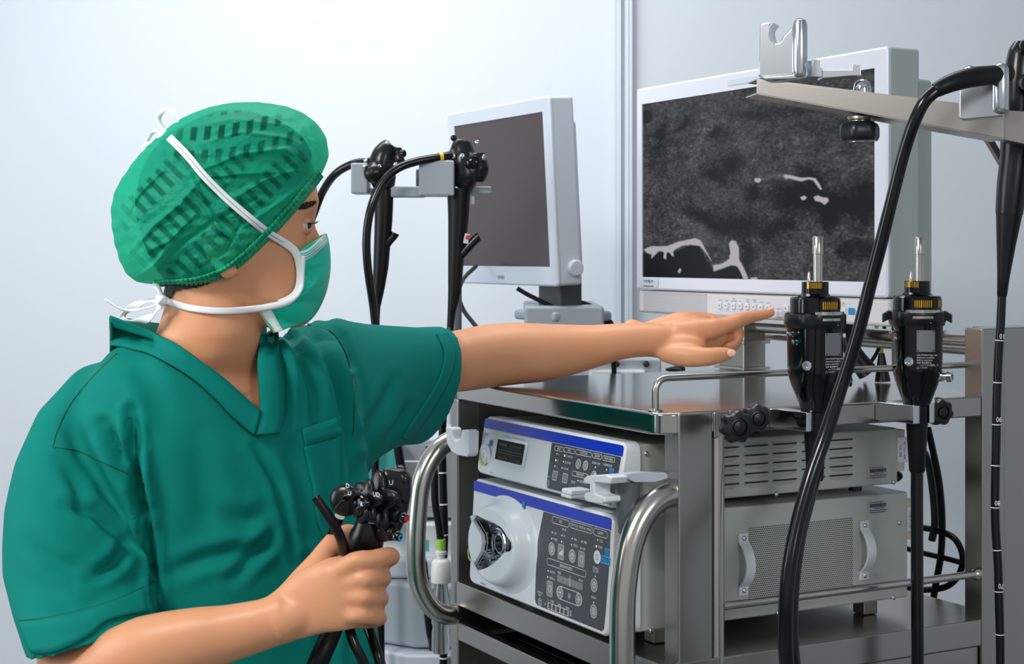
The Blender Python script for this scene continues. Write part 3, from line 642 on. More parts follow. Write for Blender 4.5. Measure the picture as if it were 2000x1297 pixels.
for poly in ([(120, 893), (150, 880), (215, 880), (260, 862), (330, 847), (352, 856), (378, 905), (398, 940), (404, 958), (440, 952), (468, 932), (474, 905), (467, 870), (478, 856), (497, 860), (508, 885), (510, 905), (508, 930), (530, 970), (548, 1014), (526, 1014), (514, 985), (500, 962), (478, 958), (440, 972), (405, 985), (402, 950), (375, 912), (350, 880), (310, 875), (275, 880), (248, 895), (240, 905), (245, 925), (234, 920), (226, 908), (214, 906), (212, 935), (200, 930), (202, 908), (192, 900), (178, 903), (158, 925), (150, 935), (152, 915), (130, 906)],
             [(688, 592), (700, 587), (730, 592), (760, 600), (800, 598), (822, 602), (838, 625), (850, 648), (842, 652), (824, 630), (812, 612), (790, 608), (765, 616), (742, 612), (720, 605), (700, 605)],
             [(568, 606), (580, 602), (598, 604), (600, 612), (590, 622), (576, 618)], [(758, 680), (775, 673), (788, 680), (780, 692), (765, 693)],
             [(812, 680), (830, 672), (852, 680), (874, 682), (876, 698), (860, 712), (840, 700), (820, 696)], [(262, 975), (270, 968), (274, 980), (266, 992), (258, 988)], [(555, 1010), (580, 1006), (590, 1016), (555, 1018)]):
    base[inpoly(c6(poly))] = .66
b2 = base.copy()
for sh in ((0, 1), (1, 0), (0, -1), (-1, 0)): b2 += np.roll(base, sh, (0, 1))
base = b2/5
vs = np.stack([np.full(SS.size, BM+.003), (sA1-SS*(sA1-sA0)).ravel(), (sz1-TT*(sz1-sz0)).ravel()], 1)
idx = np.arange(NX*NY).reshape(NY, NX); F = np.stack([idx[:-1, :-1], idx[1:, :-1], idx[1:, 1:], idx[:-1, 1:]], -1).reshape(-1, 4)
me = bpy.data.meshes.new('screen'); X = np.array(ROOTM[mon.name].inverted() @ CART); vs = vs @ X[:3, :3].T+X[:3, 3]
me.from_pydata(vs.tolist(), [], F.tolist())
ca = me.color_attributes.new('scan', 'FLOAT_COLOR', 'POINT'); g_ = base.ravel()
lg = np.where(g_ <= .04045, g_/12.92, ((g_+.055)/1.055)**2.4); cc = np.stack([lg*1.02, lg*.985, lg*1.03, np.ones_like(lg)], 1); ca.data.foreach_set('color', cc.ravel().astype(np.float32))
sm_ = bpy.data.materials.new('scan_screen'); sm_.use_nodes = True; nt = sm_.node_tree; bs = nt.nodes['Principled BSDF']; at = nt.nodes.new('ShaderNodeVertexColor'); at.layer_name = 'scan'
bs.inputs['Base Color'].default_value = (.004, .004, .005, 1); bs.inputs['Roughness'].default_value = .3; bs.inputs['Specular IOR Level'].default_value = .25
nt.links.new(at.outputs[0], bs.inputs['Emission Color']); bs.inputs['Emission Strength'].default_value = 1.0
me.materials.append(sm_); so = bpy.data.objects.new('screen', me); COL.objects.link(so); so.parent = mon
# controls
ym = toB(1433, 597, BM); 
def mon_pr(off): return Print((BM+.003-off, 0, 0), (0, -1, 0), (0, 0, 1), CART)
def mxy(px, py): p = toB(px, py, BM+.003); return -p.y, p.z
gp = mon_pr(.0004)
for (px, py) in ((1407, 596.5), (1420, 597), (1433.5, 597.5), (1447, 598), (1460.5, 598.8), (1474, 599.5), (1487.5, 600.3), (1501.5, 601), (1537, 602.5), (1524, 613), (1648, 607.5)):
    x, z = mxy(px, py); q = MB(CART); w = .0052 if px < 1520 or px == 1537 else .0062
    q.box((BM+.0005, -x-w, z-.0050), (BM+.0035, -x+w, z+.0050)); q.build('button', 'bezel_white', mon, bevel=.0008)
    if px < 1520 or px == 1537: gd = Print((BM+.0001, 0, 0), (0, -1, 0), (0, 0, 1), CART); gd.circ(x, z, .0012, n=10); gd.build('button_mark', 'label_ink', mon)
for px, py, s in ((1407, 587, 'AUTO'), (1420, 588, 'SIDE'), (1433.5, 584, 'FLIP'), (1433.5, 588.5, 'PATTERN'), (1447, 589, 'SLV'), (1460.5, 585.5, 'COM'), (1460.5, 590, 'AREA'), (1474, 586, 'SCAN'), (1474, 590.5, 'SIZE'), (1487.5, 591, 'INPUT'), (1501.5, 592, 'SELECT'), (1522, 604, 'ENTER')):
    x, z = mxy(px, py); gp.text(x, z, s, .0036)
x, z = mxy(1648, 595); gp.circ(x, z, .0026, .0006); gp.line([(x, z), (x, z+.0035)], .0007)
gp.build('button_print', 'print_grey', mon)
q = MB(CART)
zt_, zb_ = toB(1255, 571, BM).z, toB(1255, 606, BM).z; ya_, yb_ = toB(1255, 590, BM).y, toB(1378, 590, BM).y
for k in range(14):
    z = zt_-(zt_-zb_)*k/13; q = MB(CART); q.box((BM+.0022, yb_, z-.0005), (BM+.0031, ya_, z+.0005)); q.build('speaker_slot', 'slot_grey', mon)
s = mon_pr(.0035)
def lbl(x0, y0, x1, y1, off=.0036): 
    s = mon_pr(off); xa, za = mxy(x0, y0); xb, zb = mxy(x1, y1); s.fill([(xa, zb), (xb, zb), (xb, za), (xa, za)]); return s, (xa+xb)/2, (za+zb)/2
s, xc, zc = lbl(1252, 545, 1289, 561); s.build('label', 'pale_plastic', mon)
s = mon_pr(.0040); s.ticks(xc, zc+.003, .028, .0055, 3); s.ticks(xc, zc-.005, .030, .002, 4); s.build('label_print', 'label_ink', mon)
s, xc, zc = lbl(1657, 601.5, 1671, 615, .0006); s.build('blue_sticker', 'sticker_blue', mon)
s = mon_pr(.0010); s.rr(xc, zc, .0095, .0085, .001, .0009); s.rr(xc, zc, .0042, .004, .0006, .0009); s.build('sticker_print', 'sticker_ink', mon)
# neck joining the monitor to the back rail
q = MB(CART); q.box((BM+.09, .40, 1.36), (.60, .46, 1.46)); q.build('mount_bracket', 'steel_panel', mon, bevel=.003)
q = MB(CART); q.box((.573, .405, 1.262), (.60, .455, 1.45)); q.build('mount_post', 'steel_panel', mon, bevel=.003)

# ---------------- connectors of the scopes, held by chrome forks on the side beam ----------------
def aside(px, py, a): return toA(px, py, a)
def clip(label, p, knobs, zt, zb):
    t = thing('scope_clip', label, 'clip', (toA(p[0], 815, -.004).x, -.03, (zt+zb)/2), CART, 'chrome forks on the cart beam')
    def B(px, a): return (toA(px, 815, a).x, a)
    poly = [B(p[0], -.0035), B(p[1], -.060), B(p[1]+8, -.068), B(p[2]-6, -.069), B(p[2], -.064), B(p[2]+1, -.052), B(p[2]-9, -.046), B(p[1]+3, -.046), B(p[0]+26, -.0035)]
    q = MB(CART); q.prism([(x, y, zb) for x, y in poly], (0, 0, zt-zb)); q.build('fork_arm', 'chrome', t, bevel=.0012, seg=3)
    poly = [B(p[3], -.0035), B(p[3]-2, -.058), B(p[3]+2, -.062), B(p[4]-2, -.061), B(p[4], -.055), B(p[4]+1, -.0035)]
    q = MB(CART); q.prism([(x, y, zb-.001) for x, y in poly], (0, 0, zt-zb+.002)); q.build('fork_arm', 'chrome', t, bevel=.0012, seg=3)
    for (px, py, a, r, ax) in knobs:
        c = toA(px, py, a); q = MB(CART)
        lob = lambda tt, rr, h: 1+(.085*math.cos(7*tt) if rr > r*.8 else 0)
        q.lathe([(r*.35, .012), (r*.5, .011), (r*.88, .010), (r*.97, .006), (r, 0), (r*.97, -.005), (r*.86, -.009), (r*.55, -.0095), (r*.5, -.0075), (r*.40, -.0078), (r*.36, -.011), (r*.1, -.012)], c, ax, 70, mod=lob)
        q.build('knob', 'knob_black', t, smooth=50)
        q = MB(CART); q.cyl(c, c-Vector(ax)*-.03, r*.3, n=16); q.build('knob_stem', 'satin_black', t)
    return t
zt1, zb1 = toA(1540, 800, -.03).z, toA(1540, 838, -.03).z
clip('chrome fork clip with two black star knobs, holding the nearer scope connector', (1503, 1567, 1589, 1612, 1621), [(1438, 833, -.050, .0195, (.25, 1, 0)), (1476, 816, -.026, .0175, (.3, 1, 0))], zt1, zb1)
zt2, zb2 = toA(1750, 787, -.03).z, toA(1750, 823, -.03).z
clip('chrome fork clip with one knob half hidden, holding the farther scope connector', (1709, 1776, 1799, 1814, 1826), [(1834, 804, -.020, .0175, (.2, 1, 0))], zt2, zb2)

def connector(label, px, py, a, phi, cable, wings):
    top = toA(px, py, a); t = thing('scope_connector', label, 'connector', top, CART)
    ax = Vector((0, 0, -1))
    w = CART @ top; view = (Vector((0, 0, HC))-w); view.z = 0; view.normalize(); vl = CART.to_3x3().inverted() @ view   # towards the eye (only to say which way the plates face)
    rt = Vector((0, 0, 1)).cross(vl)
    def D(ang): return vl*math.cos(ang)+rt*math.sin(ang)       # ang > 0: to the right
    a0_ = math.atan2(D(phi).y, D(phi).x)
    def sq(n):
        def f(t_, r_, h): return 1
        return f
    def ring(r, h, e=2, n=48, k=1):
        out = []
        for j in range(n):
            tt = 2*PI*j/n; c, s = math.cos(tt), math.sin(tt); m_ = (abs(c)**e+abs(s)**e)**(-1/e); dd = D(phi+tt)
            out.append(top+dd*(r*m_)*1.0+Vector((0, 0, -h)))
        return out
    q = MB(CART); q.loft([ring(.0158, -.0205), ring(.0165, -.0198), ring(.0165, -.006), ring(.019, -.0035), ring(.0215, -.002), ring(.0290, -.0015), ring(.0305, .0005), ring(.0308, .017), ring(.0300, .018)]); q.build('contact_head', 'gloss_black', t, smooth=35)
    q = MB(CART); q.loft([ring(.0318, .0175, 2.6), ring(.0345, .019, 2.6), ring(.0350, .022, 2.6), ring(.0345, .031, 2.8), ring(.0325, .036, 3)]); q.build('collar', 'satin_black', t, smooth=35)
    q = MB(CART); q.loft([ring(.0312, .033, 3), ring(.0305, .040, 3.2), ring(.0300, .085, 3.2), ring(.0292, .096, 3), ring(.0265, .108, 2.6), ring(.0225, .120, 2.3), ring(.0185, .132, 2), ring(.0165, .1375, 2)]); q.build('body', 'gloss_black', t, smooth=35)
    q = MB(CART); q.loft([ring(.0165, .137), ring(.0142, .140), ring(.0138, .160), ring(.0120, .19), ring(.0100, .222), ring(.0088, .224)]); q.build('cable_boot', 'rubber_black', t, smooth=35)
    # steel band, open at the back
    q = MB(CART); N = 22; rings = []
    for k in range(N+1):
        dd = D(phi-.62+1.30*k/N)
        rings.append([top+dd*r+Vector((0, 0, -h)) for r, h in ((.0335, .0155), (.0362, .0155), (.0362, .0195), (.0348, .0205), (.0348, .0225), (.0362, .0235), (.0362, .0265), (.0335, .0265))])
    q.loft(rings); q.build('steel_band', 'steel_tube', t, smooth=40)
    # gold contacts
    for (h0, h1, r, s0, s1, n) in ((-.0195, -.0125, .0166, -1.15, -.15, 9), (.0035, .0125, .0309, -.30, .38, 9), (.0035, .0125, .0309, .80, 1.2, 5)):
        for k in range(n):
            tt = phi+s0+(s1-s0)*k/(n-1); dd = D(tt); tn = Vector((-dd.y, dd.x, 0)); q = MB(CART)
            q.obox(top+dd*r+Vector((0, 0, -(h0+h1)/2)), (dd, tn, (0, 0, 1)), (.0004, abs(s1-s0)*r/(n-1)*.34, (h1-h0)/2)); q.build('contact', 'gold', t)
    q = MB(CART); pc = top+D(.45)*.0075; q.lathe([(.0058, .02), (.0058, .054), (.0064, .0545), (.0064, .0755), (.0056, .0765), (.0046, .0765), (.0044, .066)], pc, (0, 0, 1), 28, caps=(True, True)); q.build('light_guide_pin', 'steel_tube', t, smooth=40)
    q = MB(CART); pc = top+D(-.9)*.0095+Vector((0, 0, .02)); q.lathe([(.0022, 0), (.0022, .008), (.0016, .009), (.0016, .012), (.0008, .013)], pc, (0, 0, 1), 14); q.build('air_pin', 'steel_tube', t)
    dd = D(phi+.35); ex = Vector((0, 0, 1)).cross(dd).normalized() if True else None
    dp = D(phi+.5); ex_ = Vector((0, 0, 1)).cross(dp).normalized()
    face = D(phi); exf = (Vector((0, 0, 1)).cross(face)).normalized()
    O = top+face*.0312
    q = MB(CART)
    if wings:
        for sgn in (-1, 1):
            d_ = D(sgn*PI/2*.93); f_ = Vector((-d_.y, d_.x, 0)); c = top+d_*.034; q = MB(CART)
            q.prism([c+f_*.011+Vector((0, 0, -.0165)), c-f_*.011+Vector((0, 0, -.0165)), c-f_*.005+d_*.0095+Vector((0, 0, -.022)), c+f_*.005+d_*.0095+Vector((0, 0, -.022))], (0, 0, -.011)); 
            q.add([], []); q.build('wing', 'satin_black', t, bevel=.0012)
    q = MB(CART); pw = .0115; q.obox(O+exf*.004+Vector((0, 0, -.055)), (face, exf, (0, 0, 1)), (.0006, pw, .0138)); q.build('name_plate', 'plate_grey', t, bevel=.0004)
    for sx in (-1, 1):
        for sy in (-1, 1): q = MB(CART); q.lathe([(.0009, 0), (.0007, .0005)], O+face*.0006+exf*(.004+sx*.0095)+Vector((0, 0, -.055+sy*.0118)), face, 8); q.build('rivet', 'satin_black', t)
    s = Print(O+face*.0006+exf*-.0075, exf, (0, 0, 1), CART)
    for k, tx in enumerate(('CAUTION:Wipe the', 'electrical contacts', 'before insertion.')): s.text(0, -.0725-k*.0031, tx, .0030, 'LEFT')
    for k, tx in enumerate(('注意 電気端子を', 'ふいてから使用して', 'ください')): s.text(.004 if k else 0, -.0822-k*.0031, tx, .0026, 'LEFT')
    s.line([(0, -.0895), (.0034, -.0895), (.0017, -.0862)], .0004, True)
    s.build('caution_print', 'print_white', t)
    q = MB(CART); q.lathe([(.0021, 0), (.0018, .0008)], top+D(phi+.3)*.0345+Vector((0, 0, -.0305)), D(phi+.3), 12); q.build('index_dot', 'print_white', t)
    # valves
    def nub(ang, h, r, L, m_='chrome', name='valve_nub'):
        d_ = D(ang); q = MB(CART); c = top+d_*.029+Vector((0, 0, -h)); q.lathe([(r, 0), (r, L*.3), (r*.7, L*.35), (r*.7, L*.6), (r*1.05, L*.65), (r, L), (r*.45, L*1.02), (r*.4, L*.8)], c, d_, 18); q.build(name, m_, t, smooth=40)
    nub(-1.0, .0435, .0034, .010); nub(-.8, .053, .0032, .008); nub(-.28, .0805, .0058, .007)
    nub(1.25, .100, .0068, .016)
    nub(1.4, .045, .003, .008, 'white_plastic', 'cap_nub')
    if cable:
        q = MB(CART); q.tube([top+Vector((0, 0, -.216)), top+Vector((.000, 0, -.30)), top+Vector((.001, 0, -.45)), top+Vector((.004, -.002, -.75)), top+Vector((.03, -.02, -1.05)), top+Vector((.12, -.05, -1.20))], .0079, 16, samples=5); q.build('cable', 'cord_black', t)
    else:
        ci = CART.inverted(); q = MB(CART); q.tube([top+Vector((0, 0, -.216))]+[ci @ P(*c_) for c_ in ((1576, 985, 1.90), (1560, 1050, 1.87), (1548, 1140, 1.845), (1545, 1220, 1.84), (1550, 1300, 1.84), (1574, 1450, 1.86), (1650, 1800, 1.93), (1760, 2200, 1.98))], .0086, 16, samples=5); q.build('cable', 'cord_black', t)
    return t
connector('glossy black scope connector in the fork nearer the large star knobs', 1592, 583, -.046, .62, False, False)
connector('glossy black winged scope connector with caution lettering facing front', 1791, 580, -.046, .22, True, True)

# ---------------- overhead hanger ----------------
h = thing('scope_hanger', 'steel hanger arm with chrome brackets reaching in from the right above the cart', 'stand', P(2040, 648, 1.98).xy.to_3d())
dL, dR = 1.90, 1.78
def hp(px, py, off=0): d = dL+(dR-dL)*(px-1478)/(1960-1478)+off; return P(px, py, d)
q = MB(); th = .0012
tl, bl, tr, br = hp(1478, 155), hp(1478, 184), hp(1960, 214), hp(1960, 272)
Y = Vector((0, 1, 0))
q.prism([tl, bl, br, tr], Y*.002); q.build('arm_face', 'steel', h, bevel=.0006)
q = MB(); q.prism([tl+Vector((0, 0, .0012)), tr+Vector((0, 0, .0012)), tr+Y*.045+Vector((0, 0, .0012)), tl+Y*.045+Vector((-.004, 0, .0012))], (0, 0, -.0015)); q.build('arm_flange', 'steel', h)
q = MB(); q.prism([bl, br, br+Y*.045, bl+Y*.045+Vector((-.006, 0, 0))], (0, 0, .0015)); q.build('arm_flange', 'steel', h)
q = MB(); top = hp(2040, 238, .03); q.cyl((top.x, top.y, 0.012), (top.x, top.y, top.z+.06), .014, n=24); q.build('pole', 'steel_tube', h)
q = MB(); q.lathe([(.13, 0), (.13, .008), (.03, .014), (.02, .05)], (top.x, top.y, 0), (0, 0, 1), 36); q.build('base', 'steel', h)
q = MB(); q.prism([hp(1955, 214, .004), hp(1955, 272, .004), hp(2040, 290, .01), hp(2040, 220, .01)], Y*.02); q.build('arm_joint', 'steel', h, bevel=.001)
q = MB(); q.obox((hp(1922, 258, .10)+hp(1985, 365, .10))/2, (hp(1985, 365, .10)-hp(1922, 258, .10), (0, 1, 0), (hp(1985, 365, .10)-hp(1922, 258, .10)).cross(Vector((0, 1, 0)))), ((hp(1985, 365, .10)-hp(1922, 258, .10)).length/2, .006, .004)); q.build('brace', 'steel_panel', h, bevel=.001)
# left bracket: plate with a U notch and a thick round-topped post
def crop7(l): return [(1440+x/2.595, y/2.595) for x, y in l]
out = crop7([(118, 390), (108, 380), (116, 135), (124, 122), (135, 116), (180, 112), (165, 128), (160, 150), (164, 185), (176, 210), (195, 221), (215, 218), (228, 200), (235, 185), (262, 160), (282, 130), (282, 378)])
q = MB(); pts = [hp(x, y, -.004) for x, y in out]; q.prism(pts, Y*.006); q.build('notch_plate', 'chrome_satin', h, bevel=.0012)
notch = crop7([(180, 112), (205, 114), (220, 122), (225, 140), (226, 185), (222, 205), (205, 219), (195, 221), (176, 210), (164, 185), (160, 150), (165, 128)])
q = MB(); 
a_ = [hp(x, y, -.003) for x, y in crop7([(180, 113), (166, 128), (160, 150), (164, 185), (178, 212), (196, 220), (222, 212)])]; b_ = [p+Vector((.012, .028, 0)) for p in a_]
b2_ = [p+Vector((0, 0, -.0015)) for p in b_]; a2_ = [p+Vector((0, 0, -.0015)) for p in a_]
q.loft([[a_[i], b_[i], b2_[i], a2_[i]] for i in range(len(a_))]); q.build('notch_liner', 'white_plastic', h)
q = MB(); c0_, c1_ = hp(1562, 50, -.012), hp(1562, 139, -.012); r = .0088
q.tube([c0_+Vector((0, 0, .0085)), c0_+Vector((0, 0, .006)), c0_, c1_, c1_-Vector((0, 0, .0055)), c1_-Vector((0, 0, .0075))], [r*.3, r*.8, r, r, r*.8, r*.3], 24); q.build('round_post', 'chrome_satin', h)
q = MB(); q.prism([hp(x, y, -.010) for x, y in crop7([(118, 390), (285, 378), (355, 375), (350, 395), (150, 402)])], Y*.05); q.build('bracket_foot', 'chrome_satin', h, bevel=.001)
q = MB(); 
for poly, dd in (([(350, 305), (378, 305), (380, 298), (424, 300), (424, 345), (438, 355), (438, 390), (352, 390)], .004), ([(430, 352), (580, 352), (582, 322), (628, 326), (628, 385), (580, 385), (430, 398)], .002)):
    q = MB(); q.prism([hp(x, y, dd) for x, y in crop7(poly)], Y*.028); q.build('small_bracket', 'chrome_satin', h, bevel=.0012)
q = MB(); c = hp(1684, 172, .015); q.lathe([(.0105, -.008), (.0105, 0), (.009, .006), (.005, .0095), (.001, .0105)], c, (0, 0, 1), 24); q.build('dome_bolt', 'chrome', h)
# knob below
c = hp(1679, 228, .015)
q = MB(); q.lathe([(.014, 0), (.0145, .002), (.013, .003), (.0145, .004), (.013, .0055), (.0145, .0065), (.013, .009)], c, (0, 0, -1), 28); q.build('knob_thread', 'steel_tube', h)
q = MB(); q.lathe([(.016, .006), (.0205, .009), (.0222, .014), (.0222, .024), (.020, .0285), (.013, .0295), (.0128, .0285)], c, (0, 0, -1), 60, mod=lambda t_, r_, h_: 1+(.05*math.cos(6*t_) if r_ > .018 else 0)); q.build('knob', 'knob_black', h, smooth=50)
q = MB(); q.lathe([(.0125, .0285), (.0125, .0300)], c, (0, 0, -1), 24); q.build('knob_cap', 'chrome_satin', h)
# right bracket
q = MB(); q.prism([hp(x, y, -.006) for x, y in crop7([(1128, 430), (1300, 400), (1345, 330), (1350, 585), (1140, 605), (1128, 590)])], Y*.005); q.build('bracket_plate', 'chrome_satin', h, bevel=.001)
q = MB(); c0_, c1_ = hp(1955, 135, -.014), hp(1955, 213, -.014); r = .0088
q.tube([c0_+Vector((0, 0, .0065)), c0_+Vector((0, 0, .004)), c0_, c1_, c1_-Vector((0, 0, .0035)), c1_-Vector((0, 0, .0055))], [r*.3, r*.8, r, r, r*.8, r*.3], 24); q.build('round_post', 'chrome_satin', h)
q = MB(); q.lathe([(.008, 0), (.008, .003), (.004, .006)], hp(1893, 139, .01), (0, 0, 1), 20); q.build('dome_bolt', 'chrome', h)
q = MB(); q.prism([hp(x, y, .012) for x, y in ((1876, 140), (1915, 134), (1915, 210), (1876, 205))], Y*.003); q.build('bracket_plate', 'chrome_satin', h)

# ---------------- scope hanging at the right edge ----------------
D_ = 1.83
e = thing('hanging_endoscope', 'long black endoscope hanging at the right edge, with white length marks', 'endoscope', P(1975, 577, D_))
prof = [(1996, 82, 14), (1994, 100, 24), (1992, 128, 28), (1990, 160, 30), (1988, 216, 31), (1984, 300, 30), (1977, 360, 29), (1971, 418, 26)]
q = MB(); q.tube([P(x, y, D_) for x, y, r in prof], [r/FP*D_ for *_, r in prof], 28, samples=3, up=(0, 1, 0)); q.build('control_body', 'satin_black', e)
prof = [(1971, 418, 25), (1965, 480, 18), (1960, 540, 12), (1957, 577, 9.5), (1957, 580, 8)]
q = MB(); q.tube([P(x, y, D_) for x, y, r in prof], [r/FP*D_ for *_, r in prof], 28, up=(0, 1, 0)); q.build('grip_boot', 'rubber_black', e)
path = [(1957, 575), (1954, 640), (1950, 700), (1947, 780), (1946, 860), (1944, 940), (1944, 1020), (1949, 1100), (1951, 1160), (1953, 1230), (1954, 1300), (1955, 1420), (1975, 1800), (2010, 2300)]
pts3 = catmull([P(x, y, D_) for x, y in path], 8)
q = MB(); q.tube(pts3, .0050, 20); q.build('insertion_tube', 'cord_black', e)
def at_y(py):
    z = HC+(HY-py)/FP*D_
    for i in range(len(pts3)-1):
        if pts3[i].z >= z > pts3[i+1].z: t_ = (pts3[i].z-z)/(pts3[i].z-pts3[i+1].z); return pts3[i].lerp(pts3[i+1], t_), (pts3[i+1]-pts3[i]).normalized()
for y in (665, 747, 829, 909, 991, 1074, 1155, 1239):
    c, tn = at_y(y); q = MB(); q.tube([c-tn*.0005, c+tn*.0005], .00515, 20); q.build('depth_ring', 'print_white', e)
for y, s_ in ((656, '10'), (818, '90'), (981, '80'), (1143, '70')):
    c, tn = at_y(y); s = Print(c+Vector((.0012, -.00505, 0)), (-1, 0, 0), (0, 0, -1)); s.text(0, 0, s_, .0082, sx=.8); s.build('depth_number', 'print_white', e)
for (px, py, r, L, dx) in ((2004, 92, .008, .014, -.3), (2010, 165, .013, .02, -.2)):
    q = MB(); q.lathe([(r, 0), (r, L*.7), (r*.8, L)], P(px, py, D_-.015), (dx, -1, 0), 24); q.build('control_button', 'gloss_black', e)
q = MB(); q.lathe([(.022, 0), (.024, .006), (.022, .012), (.01, .014)], P(2035, 150, D_), (.9, -.4, 0), 40, mod=lambda t_, r_, h_: 1+(.12*math.cos(5*t_) if r_ > .015 else 0)); q.build('angulation_knob', 'knob_black', e, smooth=50)
# cord boot and cord
bt = [(1968, 142, 1.78, 17), (1940, 147, 1.765, 19.5), (1905, 150, 1.75, 20), (1870, 158, 1.74, 19), (1842, 169, 1.735, 16.5), (1828, 177, 1.735, 14.5)]
q = MB(); q.tube([P(x, y, d) for x, y, d, r in bt], [r/FP*d for x, y, d, r in bt], 24, samples=4, up=(0, 0, 1)); q.build('cord_boot', 'rubber_black', e)
cord = [(1830, 176, 1.735), (1806, 198, 1.735), (1785, 240, 1.74), (1765, 300, 1.75), (1742, 390, 1.76), (1722, 470, 1.77), (1700, 555, 1.78), (1676, 650, 1.79), (1645, 750, 1.80), (1612, 850, 1.80), (1582, 935, 1.79), (1556, 1030, 1.78), (1540, 1120, 1.77), (1534, 1210, 1.77), (1537, 1300, 1.78), (1560, 1450, 1.8), (1640, 1800, 1.85), (1760, 2250, 1.9)]
q = MB(); q.tube([P(*c) for c in cord], [12.4/FP*1.76]*5+[13.2/FP*1.77]*4+[14.8/FP*1.77]*9, 24, samples=6); q.build('universal_cord', 'cord_black', e)

# ---------------- cables behind the cart ----------------
def cable(label, pts, r, m_='rubber_black', name='power_cable', cat='cable', frame=WORLD, group='cables behind the cart', base=None):
    b = Vector(pts[0]); q = MB(frame); q.tube([Vector(p) for p in pts], r, 12, samples=6); o = q.build(name, m_, None, base=b); tag(o, label, cat, group); return o
cb = lambda px, py, b=.62: (lambda r: Vector(r))(CART @ toB(px, py, b))
cable('thick black cable dropping from under the worktop beside the back post', [cb(1812, 835), cb(1822, 880), cb(1834, 940), cb(1840, 1010), cb(1838, 1080), cb(1828, 1140), cb(1822, 1175)], .0052)
cable('black cable looping out and back behind the lower white device', [cb(1772, 1028), cb(1820, 1034), cb(1862, 1050), cb(1880, 1085), cb(1874, 1120), cb(1848, 1146), cb(1800, 1152), cb(1765, 1145)], .0048)
cable('black cable running straight from the lower device to the back post', [cb(1766, 1070), cb(1810, 1082), cb(1860, 1094), cb(1920, 1112), cb(1960, 1124)], .0042)
cable('dull grey cable curving down behind the farther connector cable', [cb(1795, 870), cb(1812, 900), cb(1822, 960), cb(1826, 1020), cb(1820, 1055)], .0058, 'dark_plastic')
cw = lambda px, py, d=2.42: P(px, py, d)
cable('yellow cable bending behind the large black cord', [cw(1706, 600), cw(1712, 640), cw(1720, 665), cw(1722, 700), cw(1716, 735)], .003, 'yellow_rubber', 'yellow_cable')
cable('thin black cable crossing the yellow one above the worktop', [cw(1728, 600), cw(1726, 650), cw(1712, 690), cw(1695, 715), cw(1688, 735)], .003)
t = thing('cable_plug', 'black moulded plug standing on the worktop behind the nearer connector', 'plug', cw(1690, 735, 2.36))
q = MB(); q.tube([cw(1650, 610, 2.36), cw(1652, 650, 2.36), cw(1668, 690, 2.36), cw(1695, 728, 2.36)], [.012, .014, .013, .016], 14, samples=5); q.build('plug_body', 'rubber_black', t)
q = MB(); q.tube([cw(1722, 690, 2.37), cw(1722, 705, 2.37), cw(1724, 745, 2.37)], [.0045, .0065, .012], 14); q.build('strain_relief', 'rubber_black', t)
# ---------------- the person ----------------
mat('skin', 'e0a27a', .43, spec=.4, sss=.12, bump=((420, 420, 420), .10, .0006), vary=(14, 'd8946b'))
mat('skin_pale', 'e9b7a0', .3, spec=.5)
mat('scrub_cloth', '007f74', .8, spec=.15, bump=((1500, 1500, 1500), .10, .0004), vary=(6, '00776c'))
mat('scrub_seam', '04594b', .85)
mat('tie_white', 'eef2f4', .65, spec=.2, sheen=.2, bump=((900, 900, 900), .2, .0004))
mat('mask_cloth', '12c4a4', .45, spec=.35, bump=((300, 300, 300), .12, .0006), vary=(25, '14c3a3'))
mat('mask_edge', 'dcefeb', .6, spec=.3)
mat('hair', '14110f', .5, spec=.3, bump=((500, 500, 60), .4, .002))
mat('eye_white', 'cdc6c8', .12); mat('iris', '2a1a14', .08); mat('lash', '0d0a09', .5); mat('brow_hair', '2b1e18', .6)
mat('trouser_cloth', '057a66', .8, spec=.2); mat('shoe', 'e8e8e6', .5)
def ringpx(xl, xr, y, d0, hd, k=0, n=40, e=2.0):
    z = HC+(HY-y)/FP*d0; c = (xl+xr)/2; h = (xr-xl)/2; hm = h/FP*d0; out = []
    for j in range(n):
        t = 2*PI*j/n; ct, stt = math.cos(t), math.sin(t); m_ = (abs(ct)**e+abs(stt)**e)**(-1/e)
        Y = d0+k*hm*ct*m_+hd*stt*m_; out.append(Vector(((c+h*ct*m_-CX)/FP*Y, Y, z)))
    return out
def fuse(mb, voxel, it, name='tmp'):
    me = bpy.data.meshes.new(name); me.from_pydata(mb.v, [], mb.f)
    bm = bmesh.new(); bm.from_mesh(me); bmesh.ops.recalc_face_normals(bm, faces=bm.faces); bm.to_mesh(me); bm.free()
    o = bpy.data.objects.new(name, me); COL.objects.link(o)
    r = o.modifiers.new('r', 'REMESH'); r.mode = 'VOXEL'; r.voxel_size = voxel
    s = o.modifiers.new('s', 'SMOOTH'); s.factor = .5; s.iterations = it
    dg = bpy.context.evaluated_depsgraph_get(); m2 = bpy.data.meshes.new_from_object(o.evaluated_get(dg))
    V_ = np.empty(len(m2.vertices)*3); m2.vertices.foreach_get('co', V_); V_ = V_.reshape(-1, 3)
    F_ = [tuple(p.vertices) for p in m2.polygons]; N_ = np.empty(len(m2.vertices)*3); m2.vertices.foreach_get('normal', N_); N_ = N_.reshape(-1, 3)
    bpy.data.objects.remove(o); bpy.data.meshes.remove(m2); return V_, F_, N_
def pxof(V_): return CX+FP*V_[:, 0]/V_[:, 1], HY-FP*(V_[:, 2]-HC)/V_[:, 1]
def inside(px, py, poly):
    m = np.zeros(px.shape, bool); n = len(poly); j = n-1
    for i in range(n):
        xi, yi = poly[i]; xj, yj = poly[j]
        if yi != yj: m ^= ((yi > py) != (yj > py)) & (px < (xj-xi)*(py-yi)/(yj-yi)+xi)
        j = i
    return m
